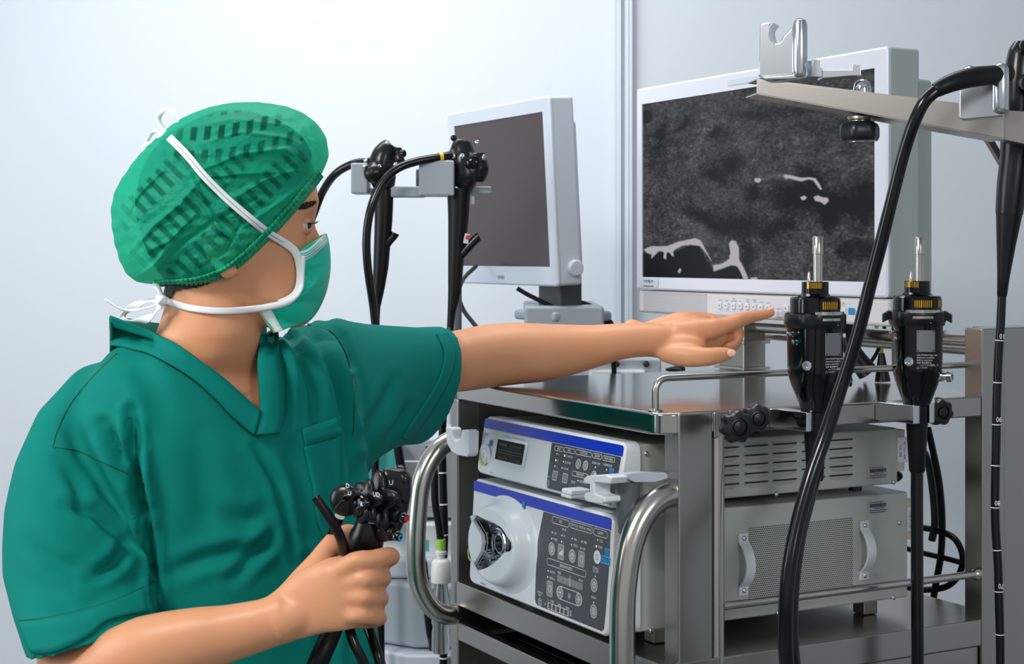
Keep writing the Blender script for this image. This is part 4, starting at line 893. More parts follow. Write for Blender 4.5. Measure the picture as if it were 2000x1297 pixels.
def segdist(px, py, path):
    best = np.full(px.shape, 1e9); tt = np.zeros(px.shape); L = len(path)-1
    for i in range(L):
        ax, ay = path[i]; bx, by = path[i+1]; dx, dy = bx-ax, by-ay; t = np.clip(((px-ax)*dx+(py-ay)*dy)/(dx*dx+dy*dy), 0, 1)
        d = np.hypot(px-ax-t*dx, py-ay-t*dy); u = d < best; best[u] = d[u]; tt[u] = (i+t[u])/L
    return best, tt
person = thing('person', 'person in green scrubs, green cap and face mask, pointing at the large monitor', 'person', (-.42, 1.84, 0))
def mesh_part(name, V_, F_, m_, parent=person, solid=0, subsurf=0, label=None, flat=False):
    X = np.array(ROOTM[parent.name].inverted()); v = V_ @ X[:3, :3].T+X[:3, 3]
    me = bpy.data.meshes.new(name); me.from_pydata(v.tolist(), [], F_); me.materials.append(MATS[m_] if isinstance(m_, str) else m_)
    if not flat: me.polygons.foreach_set('use_smooth', [True]*len(me.polygons))
    o = bpy.data.objects.new(name, me); COL.objects.link(o); o.parent = parent; ROOTM[o.name] = ROOTM[parent.name]
    if solid: s = o.modifiers.new('solid', 'SOLIDIFY'); s.thickness = solid; s.offset = 0
    if subsurf: s = o.modifiers.new('sub', 'SUBSURF'); s.levels = subsurf; s.render_levels = subsurf
    if label: o['label'] = label
    return o
# --- body: head, neck, torso core, arms, hands, one fused surface
TH_H = math.radians(12); fH = Vector((math.cos(TH_H), math.sin(TH_H), 0)); lH = Vector((-math.sin(TH_H), math.cos(TH_H), 0)); DH = 1.80
def dmid(px):      # depth of the head's middle plane at a pixel column
    # points O + f*s ; O at px 435
    k = (px-CX)/FP; ox = (435-CX)/FP*DH
    s = (k*DH-ox)/(fH.x-k*fH.y); return DH+s*fH.y
body = MB()
hy = [222, 227, 237, 252, 273, 303, 345, 395, 430, 470, 510, 550, 580, 606, 626, 640]
hxf = [480, 505, 540, 566, 590, 606, 616, 622, 615, 614, 616, 620, 620, 617, 608, 590]
hxb = [425, 410, 388, 360, 326, 298, 277, 268, 272, 284, 300, 330, 372, 430, 480, 520]
hw = [.020, .032, .046, .057, .067, .0745, .0775, .077, .0745, .0725, .070, .0655, .060, .051, .040, .026]
rings = []
for y, xf, xb, w in zip(hy, hxf, hxb, hw):
    pf = P(xf, y, dmid(xf)); pb = P(xb, y, dmid(xb)); c = (pf+pb)/2; a = (pf-pb).length/2; z = HC+(HY-y)/FP*DH; r = []
    low = min(max((y-430)/150, 0), 1)
    for j in range(44):
        t = 2*PI*j/44; ct, s_ = math.cos(t), math.sin(t); e = 2.25; m_ = (abs(ct)**e+abs(s_)**e)**(-1/e)
        ww = w*(1-(.10+.22*low)*max(ct, 0)**2) if True else w
        p = c+fH*(a*ct*m_)+lH*(ww*s_*m_); p.z = z; r.append(p)
    rings.append(r)
body.loft(rings)
# nose
nose = [(430, 607, .0058), (450, 613, .007), (470, 619, .009), (490, 621, .0115), (506, 624, .013), (516, 622, .013), (526, 614, .010)]
body.tube([P(x-6, y, dmid(x)) for y, x, r in nose], [r for *_, r in nose], 16, samples=3)
# neck
body.loft([ringpx(335, 560, 530, 1.80, .056, .1), ringpx(324, 525, 570, 1.80, .057, .1), ringpx(318, 512, 610, 1.80, .058, .1), ringpx(305, 512, 650, 1.80, .060, .12), ringpx(285, 513, 690, 1.81, .066, .16), ringpx(255, 530, 720, 1.83, .078, .2), ringpx(225, 560, 760, 1.84, .09, .25)])
# torso core
TR = [(236, 628, 668, 1.850, .060, .35), (205, 660, 690, 1.850, .088, .40), (165, 695, 730, 1.850, .100, .45), (140, 705, 790, 1.850, .110, .48), (145, 708, 860, 1.850, .118, .48), (165, 712, 950, 1.850, .120, .46), (200, 716, 1050, 1.848, .118, .44), (240, 728, 1150, 1.845, .118, .42), (262, 745, 1297, 1.84, .120, .40), (255, 775, 1450, 1.84, .125, .38), (245, 800, 1620, 1.84, .128, .36)]
body.loft([ringpx(xl+16, xr-22, y+8, d, hd-.017, k, e=2.25) for xl, xr, y, d, hd, k in TR[:-2]])
# arms
def limb(mb, pts, n=26, samples=4, flat=None):     # (px, py, depth, radius in pixels)
    mb.tube([P(x, y, d) for x, y, d, r in pts], [r/FP*d for x, y, d, r in pts], n, samples=samples, up=(0, 0, 1), flat=flat)
limb(body, [(610, 720, 1.98, 50), (680, 712, 2.04, 50), (760, 710, 2.12, 50), (830, 708, 2.19, 52), (866, 707, 2.23, 55), (892, 706, 2.252, 60), (945, 697, 2.285, 62), (1000, 691, 2.305, 61), (1050, 689, 2.32, 58), (1105, 684, 2.335, 51), (1160, 676, 2.345, 42), (1205, 668, 2.35, 36), (1245, 664, 2.355, 34), (1285, 664, 2.36, 33), (1315, 664, 2.365, 29), (1340, 664, 2.368, 20)])
limb(body, [(1225, 642, 2.365, 16), (1236, 640, 2.367, 17), (1250, 642, 2.368, 14)])       # wrist bone
# left hand
limb(body, [(1235, 664, 2.355, 24), (1268, 664, 2.36, 33), (1300, 664, 2.365, 39), (1335, 662, 2.37, 45), (1368, 660, 2.375, 44), (1386, 655, 2.38, 37), (1402, 650, 2.38, 27), (1416, 645, 2.38, 15)], flat=.6)
limb(body, [(1275, 672, 2.356, 20), (1305, 677, 2.350, 25), (1335, 678, 2.345, 26), (1360, 676, 2.345, 21), (1376, 673, 2.350, 12)], flat=.8)
limb(body, [(1320, 650, 2.362, 24), (1360, 646, 2.360, 25), (1395, 642, 2.362, 20)])
limb(body, [(1250, 652, 2.37, 18), (1295, 641, 2.38, 23), (1332, 632, 2.385, 24), (1362, 629, 2.40, 21), (1388, 631, 2.41, 19), (1405, 634, 2.42, 14)])  # outer knuckles
limb(body, [(1290, 688, 2.35, 16), (1325, 693, 2.335, 23), (1355, 696, 2.325, 21.5), (1380, 697, 2.32, 18.5), (1404, 694, 2.325, 16.5), (1420, 691, 2.33, 13), (1429, 689, 2.333, 9)])   # thumb
limb(body, [(1360, 650, 2.36, 24), (1395, 641, 2.362, 20), (1420, 634, 2.366, 16.5), (1446, 625, 2.376, 14.8), (1468, 619, 2.388, 12), (1488, 615, 2.397, 11.2), (1504, 611, 2.404, 9.3), (1512, 609, 2.406, 7)])   # index
limb(body, [(1385, 632, 2.40, 18), (1415, 634, 2.425, 15), (1436, 642, 2.44, 14.5), (1440, 658, 2.44, 12.5), (1434, 674, 2.42, 11.5), (1418, 682, 2.395, 10)])   # middle, curled
limb(body, [(1375, 628, 2.43, 16), (1402, 634, 2.455, 14), (1424, 648, 2.47, 13), (1426, 668, 2.46, 11.5), (1412, 682, 2.43, 10.5), (1396, 684, 2.405, 9.5)])   # ring
limb(body, [(1365, 632, 2.455, 13), (1388, 642, 2.48, 12), (1404, 658, 2.485, 11), (1402, 674, 2.465, 10), (1388, 682, 2.44, 9)])   # little
# right arm and hand
limb(body, [(205, 800, 1.83, 50), (180, 930, 1.80, 52), (165, 1080, 1.745, 62), (162, 1190, 1.715, 72), (146, 1268, 1.69, 76), (160, 1325, 1.655, 84), (228, 1312, 1.62, 88), (300, 1278, 1.595, 84), (380, 1252, 1.585, 70), (450, 1236, 1.58, 59), (520, 1218, 1.572, 52), (565, 1203, 1.57, 53)], flat=[1]*9+[.9]*10+[.8]*26)
limb(body, [(545, 1210, 1.571, 50), (590, 1192, 1.57, 44), (630, 1175, 1.572, 34)])
limb(body, [(495, 1222, 1.574, 30), (530, 1213, 1.571, 46), (575, 1194, 1.566, 57), (620, 1172, 1.560, 68), (660, 1160, 1.560, 74), (692, 1156, 1.568, 70), (706, 1154, 1.575, 58)], flat=.40)
for (mx_, my_, px_, py_, r1, r2) in ((690, 1098, 765, 1086, 20, 18.5), (702, 1132, 750, 1127, 19.5, 18), (698, 1166, 745, 1167, 19, 17.5), (688, 1200, 742, 1205, 18, 16.5)):
    limb(body, [(mx_-50, (my_+1160)/2, 1.560, r1*.9), (mx_, my_, 1.553, r1), ((mx_+px_)/2, (my_+py_)/2, 1.556, r1*.93), (px_-6, py_, 1.572, r2), (px_-1, py_+3, 1.596, r2*.92), (px_-14, py_+8, 1.622, r2*.88), (px_-45, py_+12, 1.636, r2*.8), (px_-66, py_+14, 1.632, r2*.62)], 18)
limb(body, [(560, 1180, 1.575, 34), (598, 1135, 1.578, 32), (628, 1095, 1.59, 26), (648, 1065, 1.60, 22), (664, 1048, 1.622, 19.5), (684, 1040, 1.645, 17), (704, 1044, 1.652, 12)], 20)       # thumb
bV, bF, bN = fuse(body, .0026, 9)
# sculpt: eye sockets, brow, cheek bones, clavicle dip
O_H = P(435, 470, DH)
def hp_(f, l, y): p = P(435, y, DH)+fH*f+lH*l; return np.array(p)
def push(center, rad, amt, along=None):
    global bV
    d2 = ((bV-center)**2).sum(1); w = np.exp(-d2/(rad*rad))[:, None]; dirv = bN if along is None else np.array(along)[None, :]; bV = bV+dirv*w*amt
for s in (-1, 1):
    push(hp_(.102, s*.030, 441), .015, -.0065); push(hp_(.104, s*.030, 398), .014, .0035); push(hp_(.088, s*.056, 478), .022, .004); push(hp_(.085, s*.070, 430), .02, -.003); push(hp_(.03, s*.066, 560), .03, -.003)
push(np.array(P(470, 745, 1.76)), .03, -.006)
for (c, r, a) in ((P(1398, 627, 2.35), .008, .002), (P(1446, 618, 2.365), .007, .0012), (P(700, 1094, 1.54), .010, .002), (P(712, 1130, 1.54), .010, .0022), (P(708, 1166, 1.54), .010, .002), (P(696, 1200, 1.54), .009, .0018), (P(695, 1113, 1.54), .008, -.0018), (P(700, 1149, 1.54), .008, -.0018), (P(694, 1184, 1.54), .008, -.0018)): push(np.array(c), r, a)
bvB = bvhtree.BVHTree.FromPolygons([Vector(v) for v in bV], bF)
EYE = Vector((0, 0, HC))
def cast(px, py, trees, off=0.0, fallback=None):
    r = Vector(((px-CX)/FP, 1, (HY-py)/FP)).normalized(); best = None
    for t_ in trees:
        h_ = t_.ray_cast(EYE, r)
        if h_[0] is not None and (best is None or h_[3] < best[1]): best = (h_[0], h_[3], h_[1])
    if best is None: return fallback
    n = best[2]; n = n if n.dot(r) < 0 else -n
    return best[0]-r*off
# --- scrub shirt
sh = MB()
sh.loft([ringpx(xl, xr, y, d, hd, k, 60, e=2.25) for xl, xr, y, d, hd, k in TR])
# right sleeve (near), hollow at the hem
def sleeve(mb, secs, inner=.012, n=44):
    # secs: (top px, bottom px, depth centre, half-depth, tilt)
    rings = []
    for (x0, y0), (x1, y1), d, hd, k in secs:
        a, b = P(x0, y0, d), P(x1, y1, d); c = (a+b)/2; mj = (a-b)/2; ax = None; rings.append((c, mj, hd, k))
    out = []
    for i, (c, mj, hd, k) in enumerate(rings):
        mn = Vector((k, 1, 0)).normalized(); mn = (mn-mj.normalized()*mn.dot(mj.normalized())).normalized()
        out.append([c+mj*math.cos(2*PI*j/n)+mn*hd*math.sin(2*PI*j/n) for j in range(n)])
    # inner lining returns up
    for i in (len(rings)-1, len(rings)-2):
        c, mj, hd, k = rings[i]; mn = Vector((k, 1, 0)).normalized(); mn = (mn-mj.normalized()*mn.dot(mj.normalized())).normalized(); L_ = mj.length; m2 = mj*((L_-inner)/L_)
        out.append([c+m2*math.cos(2*PI*j/n)+mn*(hd-inner)*math.sin(2*PI*j/n) for j in range(n)])
    mb.loft(out)
sleeve(sh, [((300, 684), (330, 900), 1.84, .085, .3), ((156, 714), (300, 930), 1.815, .092, .25), ((84, 792), (275, 955), 1.79, .095, .1), ((40, 895), (268, 985), 1.765, .098, 0), ((18, 985), (276, 1030), 1.745, .098, 0), ((10, 1060), (288, 1080), 1.73, .094, 0), ((8, 1115), (298, 1128), 1.715, .088, 0), ((28, 1190), (306, 1160), 1.690, .092, 0), ((58, 1280), (310, 1193), 1.672, .088, 0)])
sleeve(sh, [((560, 640), (640, 960), 1.95, .08, -.5), ((650, 622), (700, 925), 2.02, .080, -.6), ((710, 632), (722, 893), 2.07, .075, -.7), ((760, 637), (748, 875), 2.12, .070, -.8), ((820, 643), (776, 868), 2.18, .064, -.9), ((876, 642), (802, 866), 2.235, .060, -1.0)])
sV, sF, sN = fuse(sh, .0048, 6)
# folds: (path in px, width px, amount m, only near side)
px_, py_ = pxof(sV)
front = sN[:, 1] < .25
def fold(path, w, amt, taper=True):
    global sV
    d, t = segdist(px_, py_, path); k = np.exp(-(d/w)**2)*(np.sin(PI*np.clip(t, .04, .96))**.6 if taper else 1)
    sV = sV-(sN*(k*amt*1.45*front)[:, None])
    # raised lips beside the crease
    k2 = np.exp(-((d-2.0*w)/w)**2)*(np.sin(PI*np.clip(t, .04, .96))**.6 if taper else 1); sV = sV+(sN*(k2*amt*.7*front)[:, None])
for a in (([(203, 828), (222, 862), (243, 905), (262, 950), (272, 1000)], 13, .013), ([(258, 800), (262, 860), (268, 930), (285, 1020), (298, 1100), (306, 1180)], 10, .016), ([(130, 988), (180, 1000), (225, 1040), (262, 1075)], 11, .006),
          ([(120, 900), (150, 950), (165, 1010)], 12, .004), ([(245, 1060), (225, 1100), (180, 1130)], 12, .006), ([(330, 1120), (400, 1090), (470, 1075), (540, 1060)], 14, .005), ([(450, 1130), (500, 1080), (540, 1030)], 12, .006), ([(500, 870), (540, 940), (560, 1010), (575, 1100)], 9, .005),
          ([(528, 660), (545, 700), (556, 760), (560, 830)], 9, .008), ([(560, 650), (590, 700), (612, 760), (620, 830)], 10, .007), ([(600, 640), (640, 700), (662, 770), (680, 850), (690, 930)], 9, .008), ([(640, 632), (668, 660), (690, 740), (700, 820)], 9, .006), ([(700, 860), (740, 800), (770, 740)], 11, .004),
          ([(745, 868), (775, 830), (800, 790)], 8, .005), ([(700, 900), (690, 960), (680, 1040)], 9, .006), ([(260, 700), (300, 760), (330, 830)], 20, .003), ([(380, 860), (400, 960), (390, 1060)], 24, .003), ([(560, 860), (590, 950), (600, 1040)], 16, .004), ([(420, 1000), (480, 1020), (530, 1000)], 18, .004),
          ([(60, 1060), (110, 1100), (190, 1120)], 16, .003), ([(90, 1180), (150, 1190), (220, 1160)], 14, .003), ([(130, 820), (150, 870), (170, 930)], 14, .003), ([(600, 1100), (620, 1180), (640, 1290)], 14, .006), ([(690, 1100), (695, 1200), (690, 1297)], 13, .006)):
    fold(*a)
# soft overall unevenness
u = sV @ np.array([[9., 3, 2], [2, 7, 4], [3, 2, 11.]]); sV = sV+sN*(.0014*(np.sin(u[:, 0]*2.1+np.sin(u[:, 1]*1.7))+np.sin(u[:, 2]*1.6+u[:, 0])))[:, None]
px_, py_ = pxof(sV)
NECK = [(190, 560), (200, 640), (240, 648), (325, 684), (378, 720), (430, 762), (470, 800), (506, 826), (524, 800), (520, 745), (516, 700), (526, 655), (570, 560)]
neck_in = inside(px_, py_, NECK) & (sV[:, 1] < 1.86)
top_cut = (sV[:, 2] > HC+(HY-672)/FP*1.85) & (px_ > 300) & (px_ < 520)
kill = neck_in | top_cut
sF2 = [f for f in sF if not all(kill[i] for i in f)]
used = np.unique(np.concatenate([np.array(f) for f in sF2])); rm_ = -np.ones(len(sV), int); rm_[used] = np.arange(len(used))
shirt = mesh_part('scrub_shirt', sV[used], [tuple(int(rm_[i]) for i in f) for f in sF2], 'scrub_cloth')
bvS = bvhtree.BVHTree.FromPolygons([Vector(v) for v in sV], sF)
bx_, by_ = pxof(bV)
SH = inside(bx_, by_, [(205, 640), (0, 900), (0, 1120), (58, 1276), (110, 1266), (165, 1236), (215, 1200), (308, 1186), (330, 1300), (760, 1300), (712, 900), (800, 858), (846, 795), (876, 738), (884, 692), (868, 640), (600, 600), (517, 650), (508, 745), (510, 812), (440, 750), (330, 673), (240, 640), (214, 625)])
for i in np.flatnonzero(SH):
    v = Vector(bV[i]); r = (v-EYE).normalized(); h_ = bvS.ray_cast(EYE, r)
    if h_[0] is None: continue
    dl = (v-EYE).length-h_[3]
    if -.08 < dl < .011: bV[i] = np.array(EYE+r*(h_[3]+.011))
bo = mesh_part('body', bV, bF, 'skin')
# strips laid on a surface: two pixel edges
def resample(path, n):
    p = catmull([Vector((x, y, 0)) for x, y in path], 10); L_ = [0]
    for i in range(1, len(p)): L_.append(L_[-1]+(p[i]-p[i-1]).length)
    t = np.linspace(0, L_[-1], n); return np.interp(t, L_, [q.x for q in p]), np.interp(t, L_, [q.y for q in p])
def smooth1(a, k=3, it=2):
    a = np.array(a, float)
    for _ in range(it):
        b = np.pad(a, k, 'edge'); a = np.convolve(b, np.ones(2*k+1)/(2*k+1), 'valid')
    return a
def strip(name, e0, e1, trees, off, m_, parent, n=60, across=4, thick=.0014, ripple=None, default=1.76, sm=2, back=None):
    x0, y0 = resample(e0, n); x1, y1 = resample(e1, n); D2 = np.zeros((across, n))
    for a in range(across):
        s = a/(across-1); last = None; col = []
        for i in range(n):
            p = cast(x0[i]*(1-s)+x1[i]*s, y0[i]*(1-s)+y1[i]*s, trees); col.append(p.y if p is not None else np.nan)
        col = np.array(col); ok = ~np.isnan(col)
        col = np.interp(range(n), np.flatnonzero(ok), col[ok]) if ok.any() else np.full(n, default)
        D2[a] = np.minimum(smooth1(col, sm, 2), smooth1(col, 1, 1)) if name in ('neckband', 'pocket') else smooth1(col, sm, 2)
    vs = []
    for a in range(across):
        s = a/(across-1)
        for i in range(n):
            d = D2[a, i]-off-(ripple(i/(n-1), s) if ripple else 0); vs.append(P(x0[i]*(1-s)+x1[i]*s, y0[i]*(1-s)+y1[i]*s, d))
    fs = [(a*n+i, a*n+i+1, (a+1)*n+i+1, (a+1)*n+i) for a in range(across-1) for i in range(n-1)]
    return mesh_part(name, np.array([list(v) for v in vs]), fs, m_, parent, solid=thick)
def offs(path, w):     # parallel edges of a centre line
    x, y = resample(path, 40); dx, dy = np.gradient(x), np.gradient(y); L_ = np.hypot(dx, dy); return [(a-dy_/l*w/2, b+dx_/l*w/2) for a, b, dx_, dy_, l in zip(x, y, dx, dy, L_)], [(a+dy_/l*w/2, b-dx_/l*w/2) for a, b, dx_, dy_, l in zip(x, y, dx, dy, L_)]
def line_strip(name, path, w, trees, off, m_, parent, **k): e0, e1 = offs(path, w); return strip(name, e0, e1, trees, off, m_, parent, **k)
# neckband: near side, and far side
strip('neckband', [(214, 618), (240, 628), (330, 664), (385, 700), (440, 741), (480, 777), (509, 803)], [(215, 674), (240, 676), (300, 694), (370, 735), (420, 778), (455, 815), (497, 850)], [bvS, bvB], .008, 'scrub_cloth', shirt, thick=.003, sm=3)
strip('neckband', [(512, 655), (503, 700), (505, 745), (508, 803), (498, 850)], [(540, 640), (548, 700), (556, 760), (556, 815), (545, 846)], [bvS, bvB], .008, 'scrub_cloth', shirt, thick=.003, sm=3)
# collar standing behind the neck
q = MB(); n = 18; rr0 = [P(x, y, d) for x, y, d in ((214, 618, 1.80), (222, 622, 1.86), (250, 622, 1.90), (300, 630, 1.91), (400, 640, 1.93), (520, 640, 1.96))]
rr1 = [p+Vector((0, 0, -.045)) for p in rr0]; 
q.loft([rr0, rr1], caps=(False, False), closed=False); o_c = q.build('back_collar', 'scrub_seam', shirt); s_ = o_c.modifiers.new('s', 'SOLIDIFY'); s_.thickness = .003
for path in ([(215, 676), (240, 678), (300, 697), (370, 738), (420, 781), (455, 818), (497, 853), (520, 846), (546, 848)], [(228, 690), (188, 728), (140, 785), (112, 840), (103, 873)], [(103, 873), (150, 880), (200, 903), (250, 925)], [(36, 1212), (100, 1205), (170, 1188), (240, 1166), (300, 1135)],
             [(600, 632), (650, 650), (680, 700), (692, 760), (690, 850)], [(852, 652), (868, 690), (858, 740), (825, 795), (785, 855)], [(590, 838), (600, 880), (612, 950), (618, 1010), (632, 1048), (645, 1042)], [(590, 838), (630, 828), (666, 812)], [(594, 872), (630, 862), (668, 850)], [(666, 812), (668, 900), (666, 980)]):
    line_strip('seam', path, 2.2, [bvS], .0006, 'scrub_seam', shirt, thick=.0006, across=2, n=50, sm=1)
strip('pocket', [(590, 838), (666, 812), ], [(596, 872), (668, 850)], [bvS], .0022, 'scrub_cloth', shirt, thick=.001, n=16)
strip('pocket', [(593, 873), (603, 920), (612, 960), (618, 1010), (632, 1048)], [(668, 851), (669, 900), (668, 950), (667, 1000), (665, 1040)], [bvS], .0016, 'scrub_cloth', shirt, thick=.001, n=30, across=8)
strip('sleeve_cuff', [(36, 1214), (100, 1207), (170, 1190), (240, 1168), (303, 1137)], [(62, 1277), (110, 1272), (170, 1243), (215, 1210), (308, 1192)], [bvS], .003, 'scrub_cloth', shirt, thick=.003, across=6)
strip('sleeve_cuff', [(852, 652), (867, 690), (857, 740), (824, 795), (785, 855)], [(873, 650), (889, 692), (879, 738), (848, 795), (804, 862)], [bvS], .003, 'scrub_cloth', shirt, thick=.003, across=6)
# trousers and shoes, below the frame
q = MB(); wz = HC+(HY-1560)/FP*1.84
for s in (-1, 1):
    cx_ = -.40+s*.085; q2 = MB()
    q2.tube([(cx_, 1.84, wz), (cx_+s*.01, 1.84, .55), (cx_+s*.02, 1.85, .08)], [.095, .085, .075], 24, samples=4); q.add(q2.v, q2.f)
tV, tF, tN = fuse(q, .012, 2); mesh_part('scrub_trousers', tV, tF, 'trouser_cloth')
for s in (-1, 1):
    cx_ = -.40+s*.105; q = MB(); q.tube([(cx_, 1.90, .04), (cx_, 1.86, .055), (cx_, 1.78, .045), (cx_+.005, 1.69, .035), (cx_+.005, 1.65, .03)], [.03, .045, .045, .04, .02], 20, samples=4); o2 = q.build('shoe', 'shoe', person)
# --- hair: shell over the skull
hx, hy_ = pxof(bV)
HAIR = [(606, 300), (598, 345), (560, 385), (520, 420), (492, 452), (474, 470), (452, 500), (430, 545), (395, 560), (345, 572), (322, 600), (300, 602), (200, 500), (200, 190), (500, 180), (620, 230)]
hm_ = inside(hx, hy_, HAIR) & (bV[:, 2] > HC-.09) & (bV[:, 0] < -.19)
hF = [f for f in bF if all(hm_[i] for i in f)]; used = np.unique(np.array(hF)); rm_ = -np.ones(len(bV), int); rm_[used] = np.arange(len(used))
mesh_part('hair', (bV+bN*.0028)[used], [tuple(int(rm_[i]) for i in f) for f in hF], 'hair')
# --- ear
q = MB(); ec = cast(437, 482, [bvB]); 
def ep(x, y, o): p = P(x, y, ec.y-o); return p
q.tube([ep(462, 470, .004), (ep(455, 452, .010)), ep(436, 441, .014), ep(414, 448, .018), ep(405, 470, .018), ep(409, 495, .014), ep(424, 515, .010), ep(446, 532, .008), ep(462, 526, .005)], [.004, .0045, .0045, .0045, .0045, .0048, .0055, .0075, .005], 12, samples=5)
q.loft([[ep(462, 470, .001), ep(410, 470, .010), ep(425, 512, .008), ep(460, 524, .002)], [ep(462, 470, -.01), ep(410, 470, -.002), ep(425, 512, -.002), ep(460, 524, -.01)]])
q.tube([ep(448, 478, .004), ep(432, 466, .009), ep(422, 480, .010), ep(434, 502, .008)], [.003, .0035, .0035, .003], 10, samples=4)
eV, eF, eN = fuse(q, .0016, 3); mesh_part('ear', eV, eF, 'skin'); bvE = bvhtree.BVHTree.FromPolygons([Vector(v) for v in eV], eF)
# --- eye, lids, lashes, brow
ecn = P(597, 441, 1.80)+lH*-.030; ecn = ecn+Vector((0, 0, 0))
hit = cast(601, 441, [bvB]); 
def head_pt(px, py, l): # point on a plane parallel to the head's middle plane
    k = (px-CX)/FP; o = P(435, 441, DH)+lH*l; s = (k*o.y-o.x)/(fH.x-k*fH.y); Y = o.y+s*fH.y; return P(px, py, Y)
ec_ = head_pt(587, 441, -.030)
q = MB(); R_ = .0118; q.tube([ec_+fH*(R_*math.cos(t)) for t in np.linspace(PI, 0, 19)], [max(R_*math.sin(t), .0001) for t in np.linspace(PI, 0, 19)], 28); q.build('eyeball', 'eye_white', person)
look = (fH*.90-lH*.36+Vector((0, 0, .02))).normalized()
q = MB(); q.lathe([(.0062, R_*.86), (.0055, R_*.95), (.003, R_*1.03), (.0004, R_*1.05)], ec_, look, 24); q.build('iris', 'iris', person)
def lid(y0, y1, r):     # strip of a sphere between elevations
    q = MB(); rows = []
    for e_ in np.linspace(y0, y1, 9):
        rows.append([ec_+(fH*(math.cos(e_)*math.cos(a_))+lH*(math.cos(e_)*math.sin(a_))+Vector((0, 0, math.sin(e_))))*r for a_ in np.linspace(-1.75, 1.5, 26)])
    q.loft(rows, caps=(False, False), closed=False); o = q.build('eyelid', 'skin', person); s_ = o.modifiers.new('s', 'SOLIDIFY'); s_.thickness = .0012; return o
lid(.22, 1.5, .0125); lid(-1.4, -.24, .0122)
q = MB(); rnd = random.Random(5)
for k in range(22):
    a_ = -1.15+2.1*k/21; b0_ = ec_+(fH*(math.cos(.2)*math.cos(a_))+lH*(math.cos(.2)*math.sin(a_))+Vector((0, 0, math.sin(.2))))*.0136
    out_ = (fH*math.cos(a_)+lH*math.sin(a_)); q.tube([b0_, b0_+out_*.004+Vector((0, 0, -.0003)), b0_+out_*.0075+Vector((0, 0, .0028))], [.00028, .0002, .00005], 5)
q.build('eyelashes', 'lash', person, kind='stuff')
q = MB()
for k in range(300):
    s = rnd.random(); x = 582+36*s; y = 407-12*s+rnd.uniform(-1, 1)*(2.2+4.6*math.sin(PI*min(s+.1, 1))); 
    p = cast(x, y, [bvB])
    if p is None: continue
    p2 = cast(min(x+5, 617), y-1.8, [bvB]) or p+Vector((.002, 0, 0)); q.tube([p+Vector((0, .0004, 0)), (p+p2)/2+Vector((.0003, -.0012, .0002)), p2+Vector((.0006, -.0008, 0))], [.00024, .0002, .00005], 4)
q.build('eyebrow', 'brow_hair', person, kind='stuff')
# nails
def nail(c, ax, wid, nrm, L_, W_):
    ax, nrm = Vector(ax).normalized(), Vector(nrm).normalized(); w = ax.cross(nrm).normalized(); q = MB(); rings = []
    for i in range(7):
        u_ = -1+2*i/6; k = math.sqrt(max(1-abs(u_)**3, .04)); rings.append([c+ax*(u_*L_)+w*(W_*k*math.sin(t))+nrm*(W_*.5*(math.cos(t)-.55)) for t in np.linspace(-1.2, 1.2, 9)])
    q.loft(rings, caps=(False, False), closed=False); o = q.build('fingernail', 'skin_pale', person); s_ = o.modifiers.new('s', 'SOLIDIFY'); s_.thickness = .0006
ti = P(1509, 609, 2.406); tb = P(1490, 614, 2.398)
nail(ti+Vector((-.0035, -.0025, .0055)), ti-tb, None, (-.1, -.35, 1), .0058, .0052)
p_ = P(1426, 689, 2.325); nail(p_+Vector((.001, -.0085, .000)), (1, .0, .12), None, (.25, -1, .2), .0065, .0058)

# --- cap: bouffant, near and far halves
CAPO = [(628, 338), (640, 318), (641, 285), (632, 258), (610, 233), (575, 213), (530, 203), (480, 200), (430, 205), (385, 218), (345, 238), (308, 268), (275, 300), (248, 335), (226, 370), (217, 405), (219, 445), (228, 490), (243, 530), (264, 550), (300, 555), (345, 553), (385, 549), (430, 534), (470, 508), (515, 468), (560, 420), (597, 377)]
cxp, cyp = 420, 385; NT, NR = 420, 90
ox, oy = zip(*CAPO); th_ = np.unwrap(np.arctan2(np.array(oy)-cyp, np.array(ox)-cxp)); rad_ = np.hypot(np.array(ox)-cxp, np.array(oy)-cyp)
if th_[-1] < th_[0]: th_ = th_[::-1]; rad_ = rad_[::-1]
T_ = np.linspace(0, 2*PI, NT, endpoint=False)
order = np.argsort(np.mod(th_, 2*PI)); tm = np.mod(th_, 2*PI)[order]; rm2 = rad_[order]
Rt = np.interp(T_, np.concatenate([tm-2*PI, tm, tm+2*PI]), np.tile(rm2, 3))
k_ = np.hanning(11); k_ /= k_.sum(); Rt = np.convolve(np.concatenate([Rt[-5:], Rt, Rt[:5]]), k_, 'valid')
ex_, ey_ = cxp+Rt*np.cos(T_), cyp+Rt*np.sin(T_)
edge = np.zeros(NT)
for i in range(NT):
    ang = math.degrees(T_[i]); 
    if -1 <= 0:
        x, y = cxp+Rt[i]*.97*math.cos(T_[i]), cyp+Rt[i]*.97*math.sin(T_[i]); h_ = cast(x, y, [bvB])
        low = (math.sin(T_[i]) > .55) or (T_[i] < 1.2) or T_[i] > 2*PI-.22
        if h_ is not None and low and x > 318: edge[i] = max(dmid(x)-h_.y+.003, 0)
k_ = np.hanning(25); k_ /= k_.sum(); edge = np.convolve(np.concatenate([edge[-12:], edge, edge[:12]]), k_, 'valid')
rr = (np.arange(NR+1)/NR)**.8
X_, Tg = np.meshgrid(rr, T_)
ripple = .0016*np.sin(T_*46+2*np.sin(T_*5))[:, None]*np.clip((X_-.86)/.14, 0, 1)**1.0
pxg = cxp+(Rt[:, None]*X_*(1+.004*np.sin(T_*44+2*np.sin(T_*3))[:, None]*np.clip((X_-.85)/.15, 0, 1)))*np.cos(Tg); pyg = cyp+(Rt[:, None]*X_)*np.sin(Tg)
D_c = .098
dome = edge[:, None]+(D_c-edge[:, None])*(1-X_**2.6)**.5
